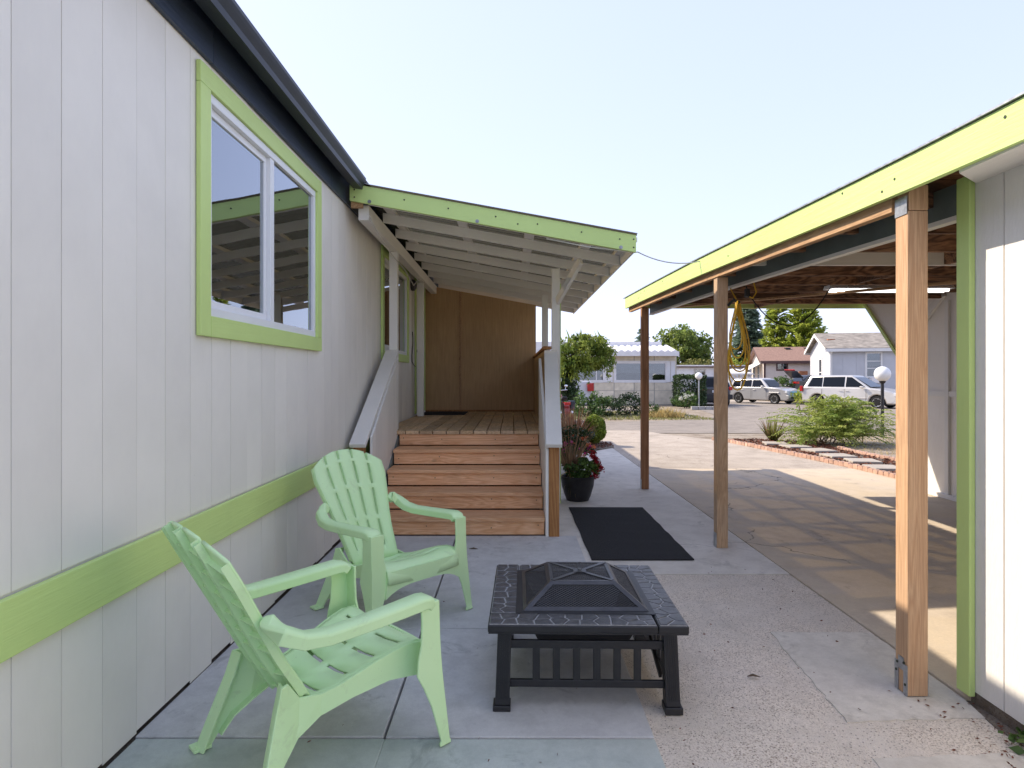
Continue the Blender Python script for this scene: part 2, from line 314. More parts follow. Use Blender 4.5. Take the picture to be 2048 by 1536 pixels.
# ------------------------------------------------------------------ mesh building
ORG = {}
class MB:
    def __init__(s): s.v = []; s.f = []
    def add(s, vs, fs):
        n = len(s.v); s.v += [tuple(p) for p in vs]; s.f += [tuple(i + n for i in f) for f in fs]; return s
    def box(s, x0, x1, y0, y1, z0, z1):
        vs = [(x, y, z) for z in (z0, z1) for y in (y0, y1) for x in (x0, x1)]
        return s.add(vs, [(0, 2, 3, 1), (4, 5, 7, 6), (0, 1, 5, 4), (2, 6, 7, 3), (0, 4, 6, 2), (1, 3, 7, 5)])
    def bar(s, p, q, w, h, up=(0, 0, 1)):
        p = Vector(p); q = Vector(q); d = (q - p).normalized(); u = Vector(up)
        r = d.cross(u)
        if r.length < 1e-5: r = d.cross(Vector((0, 1, 0)))
        r.normalize(); u = r.cross(d).normalized()
        vs = [c + r * a * w / 2 + u * b * h / 2 for c in (p, q) for b in (-1, 1) for a in (-1, 1)]
        return s.add(vs, [(0, 2, 3, 1), (4, 5, 7, 6), (0, 1, 5, 4), (2, 6, 7, 3), (0, 4, 6, 2), (1, 3, 7, 5)])
    def ext(s, poly, off):
        "polygon of 3D points extruded by the vector off"
        off = Vector(off); n = len(poly); a = [Vector(p) for p in poly]; b = [p + off for p in a]
        fs = [tuple(range(n))[::-1], tuple(range(n, 2 * n))] + [(i, (i + 1) % n, n + (i + 1) % n, n + i) for i in range(n)]
        return s.add(a + b, fs)
    def loft(s, rings, caps=True, closed=True):
        n = len(rings[0]); vs = [p for r in rings for p in r]; fs = []
        for k in range(len(rings) - 1):
            for i in range(n if closed else n - 1):
                j = (i + 1) % n; fs.append((k * n + i, k * n + j, (k + 1) * n + j, (k + 1) * n + i))
        if caps: fs += [tuple(range(n))[::-1], tuple((len(rings) - 1) * n + i for i in range(n))]
        return s.add(vs, fs)
    def tube(s, path, r, n=8, caps=True):
        P = [Vector(p) for p in path]; rings = []; up = None
        for k, p in enumerate(P):
            d = (P[min(k + 1, len(P) - 1)] - P[max(k - 1, 0)]).normalized()
            if up is None:
                up = Vector((0, 0, 1)) if abs(d.z) < 0.9 else Vector((1, 0, 0))
            a = d.cross(up)
            if a.length < 1e-6: a = d.orthogonal()
            a.normalize(); up = a.cross(d).normalized()
            rr = r[k] if isinstance(r, (list, tuple)) else r
            rings.append([p + (a * math.cos(2 * math.pi * i / n) + up * math.sin(2 * math.pi * i / n)) * rr for i in range(n)])
        return s.loft(rings, caps)
    def lathe(s, prof, c=(0, 0, 0), n=20, axis='z', caps=True):
        rings = []
        for r, h in prof:
            ring = []
            for i in range(n):
                a = 2 * math.pi * i / n; x, y = r * math.cos(a), r * math.sin(a)
                p = (x, y, h) if axis == 'z' else ((x, h, y) if axis == 'y' else (h, x, y))
                ring.append((p[0] + c[0], p[1] + c[1], p[2] + c[2]))
            rings.append(ring)
        return s.loft(rings, caps)
    def ball(s, c, r, n=16, m=10, sq=(1, 1, 1)):
        prof = [(max(1e-4, r * math.sin(math.pi * k / m)), -r * math.cos(math.pi * k / m)) for k in range(m + 1)]
        b = MB(); b.lathe(prof, (0, 0, 0), n)
        return s.add([(x * sq[0] + c[0], y * sq[1] + c[1], z * sq[2] + c[2]) for x, y, z in b.v], b.f)
    def move(s, mat):
        s.v = [tuple(mat @ Vector(p)) for p in s.v]; return s
    def build(s, name, mat, parent=None, smooth=False, bevel=0, seg=2, solid=0, ang=35, recalc=True, local=False, noshift=False):
        o = Vector(ORG.get(parent.name, (0, 0, 0))) if (parent is not None and not local) else Vector((0, 0, 0))
        me = bpy.data.meshes.new(name)
        me.from_pydata([tuple(Vector(p) - o) for p in s.v], [], s.f)
        if recalc:
            bm = bmesh.new(); bm.from_mesh(me); bmesh.ops.recalc_face_normals(bm, faces=bm.faces); bm.to_mesh(me); bm.free()
        me.materials.append(M[mat])
        if smooth:
            me.polygons.foreach_set('use_smooth', [True] * len(me.polygons)); me.set_sharp_from_angle(angle=math.radians(ang))
        ob = bpy.data.objects.new(name, me); COL.objects.link(ob)
        if parent is not None:
            ob.parent = parent; ORG[ob.name] = tuple(o)
        if solid:
            m = ob.modifiers.new('solid', 'SOLIDIFY'); m.thickness = solid; m.offset = -1
        if bevel:
            m = ob.modifiers.new('bevel', 'BEVEL'); m.width = bevel; m.segments = seg; m.limit_method = 'ANGLE'; m.angle_limit = math.radians(40)
        return ob

def tag(o, label=None, cat=None, group=None, kind=None):
    if label: o['label'] = label
    if cat: o['category'] = cat
    if group: o['group'] = group
    if kind: o['kind'] = kind
    return o
def thing(name, label, cat, loc=(0, 0, 0), group=None, rz=0.0):
    o = bpy.data.objects.new(name, None); COL.objects.link(o); o.location = loc; o.rotation_euler = (0, 0, rz)
    o.empty_display_size = 0.1; ORG[o.name] = tuple(loc); return tag(o, label, cat, group)
def struct(mb, name, mat, **k): return tag(mb.build(name, mat, **k), kind='structure')
def copy_tree(o, parent=None):
    c = o.copy(); COL.objects.link(c)
    if parent is not None: c.parent = parent
    for ch in list(o.children): copy_tree(ch, c)
    return c

def leaves(name, mat, P, parent=None, size=0.05, aspect=0.5, D=None, flat=0.0, fold=0.0, seed=0, kind=None):
    "many small leaf faces; P centres, D optional growing directions"
    r = np.random.default_rng(seed + 11); P = np.asarray(P, float); n = len(P)
    if D is None:
        D = r.normal(size=(n, 3)); D[:, 2] *= (1 - flat)
    D = np.asarray(D, float); D /= np.linalg.norm(D, axis=1)[:, None] + 1e-9
    U = r.normal(size=(n, 3)); S = np.cross(D, U); S /= np.linalg.norm(S, axis=1)[:, None] + 1e-9
    sz = (size * r.uniform(0.6, 1.35, n))[:, None] if np.isscalar(size) else np.asarray(size)[:, None]
    a = P - D * sz * 0.5; b = P + S * sz * aspect * 0.5 - D * sz * 0.05; c = P + D * sz * 0.5; d = P - S * sz * aspect * 0.5 - D * sz * 0.05
    V = np.stack([a, b, c, d], 1).reshape(-1, 3)
    if parent is not None: V = V - np.array(ORG.get(parent.name, (0, 0, 0)))
    F = np.arange(4 * n).reshape(-1, 4)
    me = bpy.data.meshes.new(name)
    me.vertices.add(4 * n); me.vertices.foreach_set('co', V.ravel())
    me.loops.add(4 * n); me.loops.foreach_set('vertex_index', F.ravel())
    me.polygons.add(n); me.polygons.foreach_set('loop_start', np.arange(0, 4 * n, 4)); 
    me.update(calc_edges=True)
    lv = np.repeat(r.uniform(0, 1, n), 4); at = me.attributes.new('lv', 'FLOAT', 'POINT'); at.data.foreach_set('value', lv)
    me.materials.append(M[mat])
    ob = bpy.data.objects.new(name, me); COL.objects.link(ob)
    if parent is not None: ob.parent = parent; ORG[ob.name] = ORG.get(parent.name, (0, 0, 0))
    if kind: ob['kind'] = kind
    return ob

def blades(name, mat, roots, tips, width, parent=None, bend=0.25, seed=0, nseg=4):
    "long strap leaves from root to tip, arching"
    r = np.random.default_rng(seed + 5); V = []; F = []; LV = []
    o = Vector(ORG.get(parent.name, (0, 0, 0))) if parent is not None else Vector((0, 0, 0))
    for p, q in zip(roots, tips):
        p = Vector(p) - o; q = Vector(q) - o; d = q - p; L = d.length
        s = d.cross(Vector(r.normal(size=3))).normalized(); base = len(V); val = r.uniform()
        for k in range(nseg + 1):
            t = k / nseg; c = p + d * t + Vector((0, 0, bend * L * (t - t * t) * 1.6))
            w = width * (1 - t ** 2.2) * (0.75 + 0.5 * math.sin(math.pi * min(1, t + .2))) + 0.0006
            V += [c + s * w / 2, c - s * w / 2]; LV += [val, val]
        for k in range(nseg): F.append((base + 2 * k, base + 2 * k + 1, base + 2 * k + 3, base + 2 * k + 2))
    me = bpy.data.meshes.new(name); me.from_pydata([tuple(v) for v in V], [], F)
    at = me.attributes.new('lv', 'FLOAT', 'POINT'); at.data.foreach_set('value', LV); me.materials.append(M[mat])
    ob = bpy.data.objects.new(name, me); COL.objects.link(ob)
    if parent is not None: ob.parent = parent; ORG[ob.name] = tuple(o)
    return ob

def ellipsoid_pts(c, r, n, shell=0.55, seed=0, lump=0.0):
    g = np.random.default_rng(seed + 3); d = g.normal(size=(n, 3)); d /= np.linalg.norm(d, axis=1)[:, None]
    k = shell + (1 - shell) * g.uniform(0, 1, n) ** 0.6
    if lump:
        ph = g.uniform(0, 6.28, 6); k = k * (1 + lump * (np.sin(3 * d[:, 0] * 2 + ph[0]) + np.sin(4 * d[:, 1] * 2 + ph[1]) + np.sin(3.5 * d[:, 2] * 2 + ph[2])) / 3)
    return np.asarray(c) + d * k[:, None] * np.asarray(r)

def clump_pts(c, r, nclump, per, crad, seed=0, hemi=False):
    g = np.random.default_rng(seed + 9); cs = ellipsoid_pts(c, r, nclump, 0.45, seed)
    if hemi: cs = cs[cs[:, 2] > c[2] - r[2] * 0.5]
    out = []
    for q in cs:
        rr = crad * g.uniform(0.6, 1.3); d = g.normal(size=(per, 3)); d /= np.linalg.norm(d, axis=1)[:, None]
        out.append(q + d * (rr * g.uniform(0.35, 1, per) ** 0.5)[:, None] * np.array([1, 1, 0.75]))
    return np.concatenate(out), cs
# ------------------------------------------------------------------ ground, slabs, road
def sheet(name, mat, pts, dz, thick=0.0):
    m = MB()
    m.add([(x, y, gz(y) + dz) for x, y in pts], [tuple(range(len(pts)))]); return struct(m, name, mat, recalc=False)
g = MB()
for y0, y1 in ((-40, 14), (14, 900)):
    g.add([(-500, y0, gz(y0) - .05), (600, y0, gz(y0) - .05), (600, y1, gz(y1) - .05), (-500, y1, gz(y1) - .05)], [(0, 1, 2, 3)])
g.v = [(p[0], p[1], p[2]) for p in g.v]
struct(g, 'ground', 'dirt', recalc=False)
road = [(-90, 16.2), (90, 16.2), (90, 24), (70, 60), (20, 60), (16, 48), (9.2, 30.5), (8.2, 25), (6.6, 22.4), (4, 21.3), (-90, 21.3)]
sheet('road', 'asphalt', road, -0.040)
sheet('side_drive', 'driveway_mat', [(14, 45.5), (34, 41.5), (40, 47), (60, 62), (17, 62)], -0.034)
sheet('far_driveway', 'asphalt', [(-8, 28.5), (6.2, 28.5), (6.2, 34.5), (-8, 34.5)], -0.042)

def slab(name, mat, x0, x1, y0, y1, top, th=0.12):
    return struct(MB().box(x0, x1, y0, y1, top - th, top), name, mat, bevel=0.004)
slab('soil_strip', 'soil_dark', -1.62, -1.30, -2, 5.6, -0.010)
slab('walkway', 'smooth_concrete', 0.30, 1.972, 4.44, 13.2, 0.000)
slab('walkway', 'agg_concrete', 0.30, 1.972, -2.0, 4.432, -0.004)
def rough_slab(name, mat, corners, top):
    P = []
    for (xa, ya), (xb, yb) in zip(corners, corners[1:] + corners[:1]):
        n_ = max(2, int(math.hypot(xb - xa, yb - ya) / .035))
        for i_ in range(n_): P.append((xa + (xb - xa) * i_ / n_ + random.uniform(-.007, .007), ya + (yb - ya) * i_ / n_ + random.uniform(-.007, .007)))
    return struct(MB().ext([(a_, b_, top - .08) for a_, b_ in P], (0, 0, .08)), name, mat)
rough_slab('post_pad', 'pad_concrete', [(1.36, 2.54), (1.955, 2.57), (1.962, 3.42), (1.415, 3.43)], 0.001)
rough_slab('patched_concrete', 'pad_concrete', [(1.16, -2.0), (1.94, -2.0), (1.93, 2.33), (1.32, 2.30)], -0.0008)
slab('carport_slab', 'carport_slab_mat', 1.980, 5.6, 0.0, 9.5, 0.002)
dr = MB()
pts = [(1.98, 9.508), (5.6, 9.508), (4.75, 13.4), (3.6, 15.5), (3.4, 16.3), (-1.0, 16.3), (0.9, 14.4), (1.98, 13.3)]
dr.ext([(x, y, -0.16) for x, y in pts], (0, 0, 0.158)); struct(dr, 'driveway', 'driveway_mat')

# patio of large pavers
pat = struct(MB().box(-1.46, 0.56, -1.0, 5.46, -0.12, -0.02), 'patio', 'soil_dark')
for i, (x0, x1) in enumerate(((-1.455, -0.495), (-0.487, 0.555))):
    for y0, y1 in ((-0.72, 0.31), (0.318, 1.362), (1.370, 2.413), (2.421, 3.461), (3.469, 5.49)):
        dx = random.uniform(-.006, .006)
        b = MB().box(x0 + dx, x1 + dx, y0, y1, -0.06, 0.006 + random.uniform(-.002, .002))
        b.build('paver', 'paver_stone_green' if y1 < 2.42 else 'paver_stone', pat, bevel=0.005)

# ------------------------------------------------------------------ the house
XW = -1.46
house = thing('mobile_home', 'long white grooved-siding home with lime green trim along the patio', 'house', (XW, 5.0, 0))
WINS = [(2.985, 4.62, 1.69, 2.765), (7.05, 8.64, 1.69, 2.765)]     # openings y0 y1 z0 z1
DOOR = (9.45, 10.32, 0.84, 2.80)
OPEN = WINS + [DOOR]
def rect_minus(y0, y1, z0, z1, holes):
    R = [(y0, y1, z0, z1)]
    for h in holes:
        out = []
        for a, b, c, d in R:
            if b <= h[0] or a >= h[1] or d <= h[2] or c >= h[3]: out.append((a, b, c, d)); continue
            if a < h[0]: out.append((a, h[0], c, d))
            if b > h[1]: out.append((h[1], b, c, d))
            aa, bb = max(a, h[0]), min(b, h[1])
            if c < h[2]: out.append((aa, bb, c, h[2]))
            if d > h[3]: out.append((aa, bb, h[3], d))
        R = out
    return R
sh = MB()
for a, b, c, d in rect_minus(-3, 15, 0.02, 3.05, OPEN): sh.box(XW - .05, XW - .0045, a, b, c, d)
sh.build('wall_sheathing', 'siding', house)
y = -1.4 + 0.178
k = 0
while y < 12.2:
    w = 0.2032; gp = 0.0032 if k % 6 else 0.0055
    for z0, z1 in ((0.772, 2.905), (0.014, 0.590)):
        rs = rect_minus(y, y + w - gp, z0, z1 + (0.0 if z0 > .5 else 0), OPEN)
        if not rs: continue
        off = random.uniform(-.0012, .0012)
        for a, b, c, d in rs: MB().box(XW - .0043, XW + off, a, b, c + (random.uniform(-.008, .012) if z0 < .1 else 0), d).build('siding_board', 'siding', house)
    y += w; k += 1
for a, b in ((-3, 1.03), (1.034, 6.92)):
    MB().box(XW + .004, XW + .026, a, b, 0.594, 0.766).build('belly_band', 'lime_y', house, bevel=0.003)
for a, b in ((-3, 1.05), (1.053, 3.01), (3.013, 4.97), (4.973, 12.2)):
    MB().box(XW + .003, XW + .024, a, b, 2.905, 3.115).build('frieze_board', 'navy_board', house, bevel=0.002)
MB().box(XW + .024, -1.36, -3, 12.2, 3.10, 3.125).build('soffit', 'dark_soffit', house)
gu = MB()
prof = [(-1.362, 3.012), (-1.282, 3.000), (-1.276, 3.030), (-1.258, 3.062), (-1.250, 3.078), (-1.250, 3.098), (-1.262, 3.098), (-1.270, 3.07), (-1.288, 3.02), (-1.352, 3.022), (-1.352, 3.115), (-1.362, 3.115)]
gu.ext([(x, -3, z) for x, z in prof], (0, 8.36, 0)); gu.build('gutter', 'gutter_metal', house)
gu = MB(); gu.ext([(x, 5.45, z - .03) for x, z in prof], (0, 6.75, 0)); 
rf = MB(); rf.ext([(-1.30, -3.2, 3.128), (-1.30, -3.2, 3.150), (-4.2, -3.2, 3.86), (-7.0, -3.2, 3.16), (-7.0, -3.2, 3.13), (-4.2, -3.2, 3.80)], (0, 18.5, 0)); rf.build('roof', 'shingle', house)
ew = MB(); ew.box(-6.8, XW - .055, -3, -2.9, 0, 3.12); ew.box(-6.8, XW - .055, 14.9, 15, 0, 3.12); ew.box(-6.8, -6.7, -2.9, 14.9, 0, 3.12); ew.box(XW - .05, XW - .012, 12.3, 15, 3.05, 3.12)
ew.build('end_wall', 'siding', house)

def house_window(y0, y1, z0, z1, slide=True):
    X = XW
    # painted trim: legs and rails, each a board
    t = 0.10; r = 0.026
    fr = MB()
    fr.box(X - .045, X + .010, y0, y1, z0, z0 + .045); fr.box(X - .045, X + .010, y0, y1, z1 - .045, z1)
    fr.box(X - .045, X + .010, y0, y0 + .040, z0 + .045, z1 - .045); fr.box(X - .045, X + .010, y1 - .040, y1, z0 + .045, z1 - .045)
    win = fr.build('window', 'vinyl', house, bevel=0.004)
    MB().box(X + .003, X + r, y0 - t, y0, z0 - .10, z1).build('trim_board', 'lime_z', house, bevel=0.003)
    MB().box(X + .003, X + r, y1, y1 + t, z0, z1 + .10 - .10).build('trim_board', 'lime_z', house, bevel=0.003)
    MB().box(X + .003, X + r - .001, y0 - t, y1 + t, z1 + .001, z1 + .10).build('trim_board', 'lime_y', house, bevel=0.003)
    MB().box(X + .003, X + r + .001, y0 + .001, y1 + t, z0 - .10, z0 - .001).build('trim_board', 'lime_y', house, bevel=0.003)
    ym = (y0 + y1) / 2
    MB().box(X - .040, X + .004, ym - .030, ym + .030, z0 + .045, z1 - .045).build('mullion', 'vinyl', win, bevel=0.003)
    # sliding sash (near) sits deeper with its own frame; fixed pane beyond
    a, b, c, d = y0 + .041, ym - .031, z0 + .046, z1 - .046
    s = MB(); xs0, xs1 = X - .040, X - .018
    s.box(xs0, xs1, a, b, c, c + .038); s.box(xs0, xs1, a, b, d - .038, d); s.box(xs0, xs1, a, a + .032, c + .038, d - .038); s.box(xs0, xs1, b - .034, b, c + .038, d - .038)
    s.build('sash', 'vinyl', win, bevel=0.003)
    MB().box(X - .032, X - .028, a + .030, b - .030, c + .036, d - .036).build('pane', 'window_glass', win)
    a, b = ym + .031, y1 - .041
    MB().box(X - .014, X - .010, a, b, c, d).build('pane', 'window_glass', win)
    # what lies behind: a dark room and a curtain
    rm = MB(); B = 1.3
    rm.box(X - B, X - B + .02, y0 - .5, y1 + .5, z0 - .6, z1 + .3); rm.box(X - B, X - .06, y0 - .52, y0 - .5, z0 - .6, z1 + .3); rm.box(X - B, X - .06, y1 + .5, y1 + .52, z0 - .6, z1 + .3)
    rm.box(X - B, X - .06, y0 - .5, y1 + .5, z0 - .62, z0 - .6); rm.box(X - B, X - .06, y0 - .5, y1 + .5, z1 + .3, z1 + .32)
    rm.build('room', 'room_dark', house)
    cu = MB(); ring = []
    n = 40
    for i in range(n + 1):
        yy = y1 - .62 + .62 * i / n + .1; xx = X - .13 + .022 * math.sin(i * 1.9) + .01 * math.sin(i * .7)
        ring.append((xx, yy))
    top = [(x, yy, z1 + .05) for x, yy in ring]; mid = [(x + .0, y1 + .1 - (y1 + .1 - yy) * .75, (z0 + z1) / 2 - .1) for x, yy in ring]; bot = [(x * 1.0, y1 + .1 - (y1 + .1 - yy) * 1.05, z0 - .15) for x, yy in ring]
    cu.loft([top, mid, bot], caps=False, closed=False); cu.build('curtain', 'curtain', house, smooth=True, ang=80)
    return win
house_window(*WINS[0]); house_window(*WINS[1])
# door at the far end of the porch
y0, y1, z0, z1 = DOOR
dj = MB(); dj.box(XW - .05, XW + .012, y0, y0 + .04, z0, z1); dj.box(XW - .05, XW + .012, y1 - .04, y1, z0, z1); dj.box(XW - .05, XW + .012, y0 + .04, y1 - .04, z1 - .04, z1); dj.box(XW - .05, XW + .03, y0 + .04, y1 - .04, z0 - .02, z0)
door = dj.build('door', 'door_white', house, bevel=0.003)
dl = MB().box(XW - .045, XW - .012, y0 + .042, y1 - .042, z0 + .004, z1 - .042); lf = dl.build('door_leaf', 'door_white', door)
for a, b, c, d in ((y0 + .14, (y0 + y1) / 2 - .04, z0 + .2, z0 + .8), ((y0 + y1) / 2 + .04, y1 - .14, z0 + .2, z0 + .8), (y0 + .14, (y0 + y1) / 2 - .04, z0 + .95, z1 - .2), ((y0 + y1) / 2 + .04, y1 - .14, z0 + .95, z1 - .2)):
    MB().box(XW - .012, XW - .004, a, b, c, d).build('door_panel', 'door_white', door, bevel=0.004)
hn = MB(); hn.ball((XW + .03, y0 + .11, z0 + .95), .03); hn.lathe([(.012, -.03), (.012, .02)], (XW + .005, y0 + .11, z0 + .95), 10, 'x'); hn.build('door_handle', 'bolt_metal', door, smooth=True)
MB().box(XW + .002, XW + .022, y1 + .001, y1 + .09, z0, z1 + .09).build('trim_board', 'lime_z', house, bevel=0.003)
MB().box(XW + .002, XW + .022, y0 - .09, y0 - .001, z0, z1 + .09).build('trim_board', 'lime_z', house, bevel=0.003)
MB().box(XW + .002, XW + .021, y0, y1, z1 + .001, z1 + .09).build('trim_board', 'lime_y', house, bevel=0.003)
# porch lamp: a round dark bulkhead on the wall
pl = thing('porch_lamp', 'small round dark lamp on the wall beside the porch window', 'lamp', (XW, 9.05, 2.62))
m = MB(); m.lathe([(.075, 0.001), (.085, .02), (.08, .05), (.05, .075), (.001, .085)], (XW, 9.05, 2.72), 18, 'x'); m.build('lamp_body', 'pot_black', pl, smooth=True)
wc = MB(); pts = [(XW + .012, 9.10 + .05 * math.sin(k * .5), 2.05 - .04 * k - .0 * k) for k in range(12)] + [(XW + .02, 9.22, 1.56), (XW + .02, 9.35, 1.55)]
tag(wc.tube(pts, .006, 6).build('wall_wire', 'cord_black', smooth=True), 'thin black wire hanging in a loop on the porch wall', 'wire')

# ------------------------------------------------------------------ the porch
porch = thing('porch', 'covered wooden porch with five steps and a lime green roof fascia', 'porch', (-0.5, 5.5, 0))
RISE, RUN, Y0 = 0.163, 0.315, 5.50
SX0, SX1 = -1.215, 0.285
for k in range(5):
    yy = Y0 + RUN * k
    MB().box(SX0, SX1, yy, yy + .036, RISE * k + .010 + (.0 if k else 0), RISE * (k + 1) - .040).build('riser', 'step_wood_x', porch, bevel=0.003)
    for sx_ in (SX0 + .05, -.75, -.18, SX1 - .05):
        MB().lathe([(.005, -.001), (.005, .004)], (sx_ + random.uniform(-.01, .01), yy, RISE * k + .085 + random.uniform(-.02, .02)), 8, 'y').build('screw', 'nail_dark', porch)
    if k < 4:
        MB().box(SX0 - .005, SX1 + .006, yy - .022, yy + RUN - .002, RISE * (k + 1) - .038, RISE * (k + 1)).build('tread', 'step_wood_x', porch, bevel=0.006)
YD = Y0 + RUN * 4
x = -1.435; i = 0
while x < .40:
    MB().box(x, min(x + .138, .42), YD - .02 + random.uniform(-.004, .004), 10.5, RISE * 5 - .038, RISE * 5 + random.uniform(-.0015, .0015)).build('deck_board', 'deck_wood_y', porch, bevel=0.004)
    x += .146
st = MB()
poly = [(5.53, .0), (5.53, .10), (6.80, .76), (6.80, 0)]
st.ext([(SX0 - .045, a, b) for a, b in poly], (.035, 0, 0)); st.build('stringer', 'beam_green', porch)
st = MB(); st.box(-1.42, .40, 6.84, 6.88, .02, .76); st.box(-1.42, .40, 10.40, 10.44, .02, .76); st.build('rim_joist', 'newel_wood', porch)
# stair side panel and half wall on the right
m = MB(); m.ext([(SX1 + .008, a, b) for a, b in [(5.455, .0), (5.455, .765), (6.86, 1.60), (6.86, 0)]], (.026, 0, 0)); m.build('side_panel', 'porch_white', porch, bevel=0.002)
for yy in np.arange(6.95, 10.45, .203):
    MB().box(.385, .41, yy, yy + .197, .0, 1.70).build('half_wall_board', 'porch_white', porch)
for yy in np.arange(6.95, 10.45, 1.22):
    MB().box(.365, .383, yy, min(yy + 1.215, 10.48), .83, 1.70).build('half_wall_lining', 'back_panel', porch)
MB().box(.345, .435, 6.92, 10.49, 1.702, 1.735).build('half_wall_cap', 'newel_wood', porch, bevel=0.003)
# left stair pickets
for i in range(9):
    ya = 5.56 + i * .138; zt = .79 + (ya - 5.44) * .594 + .004; zb = max(.02, (ya - 5.5) / RUN * RISE - .06)
    pk = MB(); pk.ext([(-1.262, ya, zb), (-1.262, ya + .133, zb), (-1.262, ya + .133, zt + .133 * .594), (-1.262, ya, zt)], (.022, 0, 0)); pk.build('picket', 'porch_white', porch, bevel=0.002)
# newels, posts, handrails
MB().box(-1.385, -1.296, 5.455, 5.544, .006, .785).build('newel_post', 'newel_wood', porch, bevel=0.004)
MB().box(.323, .412, 5.45, 5.539, .002, .785).build('newel_post', 'newel_wood', porch, bevel=0.004)
MB().bar((-1.335, 5.40, .800), (-1.315, 6.87, 1.672), .142, .038).build('handrail', 'porch_white_y', porch, bevel=0.004)
MB().bar((.362, 5.40, .800), (.425, 6.87, 1.672), .142, .038).build('handrail', 'porch_white_y', porch, bevel=0.004)
def rz(x): return 3.07 - (x + 1.40) * .182
YF, YB = 5.40, 10.85
MB().box(-1.353, -1.264, 6.89, 6.979, .816, rz(-1.3) - .275).build('post', 'porch_white', porch, bevel=0.004)
MB().box(-1.385, -1.296, 9.15, 9.239, .818, rz(-1.3) - .275).build('post', 'porch_white', porch, bevel=0.004)
for yy in (6.90, 9.15):
    MB().box(.440, .529, yy, yy + .089, .0, rz(.48) - .135).build('post', 'porch_white', porch, bevel=0.004)
MB().box(.531, .539, 6.90, 6.989, .0, rz(.5) - .3).build('post_edge_trim', 'lime_z', porch)
MB().bar((.50, 6.85, rz(.5) - .50), (.68, 6.20, rz(.68) - .14), .038, .085).build('knee_brace', 'porch_white', porch, bevel=0.003)
def sbar(x0, x1, y, w, t0, t1, name, mat, **k):
    "sloping member between heights rz-t0 and rz-t1"
    m = MB(); m.ext([(x0, y, rz(x0) - t0), (x1, y, rz(x1) - t0), (x1, y, rz(x1) - t1), (x0, y, rz(x0) - t1)], (0, w, 0)); return m.build(name, mat, porch, **k)
fas = sbar(-1.402, 1.072, YF, .036, .149, 0.0, 'fascia', 'lime_x', bevel=0.003)
for x, dz in ((-1.36, .05), (-1.36, .115), (-.93, .06), (-.55, .065), (-.14, .06), (.05, .09), (.22, .06), (.60, .06), (.93, .06), (1.05, .04), (1.05, .11)):
    MB().lathe([(.007, -.003), (.007, .002)], (x, YF, rz(x) - dz), 8, 'y').build('nail', 'nail_dark', fas)
for x in (-1.23, -.30, .94):
    MB().lathe([(.016, -.004), (.016, -.001), (.008, -.001), (.008, -.010)][::-1], (x, YF, rz(x) - .13), 10, 'y').build('bolt', 'bolt_metal', fas)
yy = YF + .05
for k in range(9):
    sbar(-1.26, 1.05, yy + (0 if k else .02), .038, .138, .046, 'rafter', 'porch_white_x', bevel=0.002); yy += .655
for x in (-1.22, -.52, .12, .66, 1.00):
    m = MB(); m.ext([(x, YF + .04, rz(x) - .044), (x + .089, YF + .04, rz(x + .089) - .044), (x + .089, YF + .04, rz(x + .089) - .008), (x, YF + .04, rz(x) - .008)], (0, YB - YF - .1, 0)); m.build('purlin', 'porch_white_y', porch)
MB().box(1.052, 1.070, YF + .038, YB, rz(1.06) - .140, rz(1.06) - .012).build('end_board', 'porch_white_y', porch)
MB().box(-1.355, -1.262, YF + .12, YB - .05, rz(-1.3) - .272, rz(-1.3) - .142).build('roof_beam', 'porch_white_y', porch, bevel=0.003)
MB().box(-1.40, -1.30, YF + .04, YF + .075, rz(-1.4) - .20, rz(-1.4) - .15).build('blocking', 'plate_wood', porch)
rs = []
cor = MB(); ny = 300
for j in range(ny + 1):
    yj = YF - .02 + (YB - YF + .02) * j / ny; h = .012 + .009 * math.sin(j * 1.15)
    rs.append([(-1.40, yj, rz(-1.40) + h), (1.085, yj, rz(1.085) + h)])
cor.loft(rs, caps=False, closed=False); cor.build('roofing_sheet', 'smoked_roof', porch, smooth=True, ang=80, recalc=False)
# back wall panels of the porch
def bp(x0, x1):
    m = MB(); m.ext([(x0, 10.455, .78), (x1, 10.455, .78), (x1, 10.455, rz(x1) - .15), (x0, 10.455, rz(x0) - .15)], (0, .02, 0)); return m.build('back_panel', 'back_panel', porch)
bp(-1.45, -.865); bp(-.861, .40)
MB().box(-.885, -.845, 10.44, 10.454, .82, rz(-.86) - .16).build('batten', 'plate_wood', porch, bevel=0.002)
MB().box(-1.44, .36, 10.43, 10.453, .816, .845).build('base_strip', 'newel_wood', porch)
dm = MB().box(-1.40, -.72, 9.45, 10.25, .818, .830); tag(dm.build('doormat', 'mat_black', bevel=0.003), 'dark doormat on the porch deck by the door', 'doormat')
wr = MB(); wp = [(-1.30, 5.5, 2.72)] + [(-1.29 + .0 * k, 5.9 + k * .35, 2.74 - .05 * math.sin(k * 1.3)) for k in range(6)]
tag(MB().tube([(-1.245, 5.47, 2.80), (-1.23, 5.8, 2.70), (-1.24, 6.4, 2.66), (-1.235, 7.2, 2.63), (-1.24, 7.9, 2.55), (-1.24, 8.3, 2.69), (-1.24, 9.0, 2.74)], .006, 6).build('porch_cable', 'cord_white', smooth=True), 'thin white cable sagging under the porch beam', 'cable')
# wire from porch roof to carport
wp = [(0.30, 5.445, rz(.30) - .16), (.65, 5.43, rz(.65) - .17), (1.06, 5.43, rz(1.06) - .145)] + [(1.09 + .53 * t, 5.42 - .03 * t, 2.478 - .20 * t * (1 - t) * 1.0 - .085 * t) for t in np.linspace(0, 1, 10)] + [(1.622, 5.37, 2.33)]
tag(MB().tube(wp, .0055, 6).build('span_wire', 'cord_white', smooth=True), 'wire strung from porch roof corner across to the carport', 'wire')

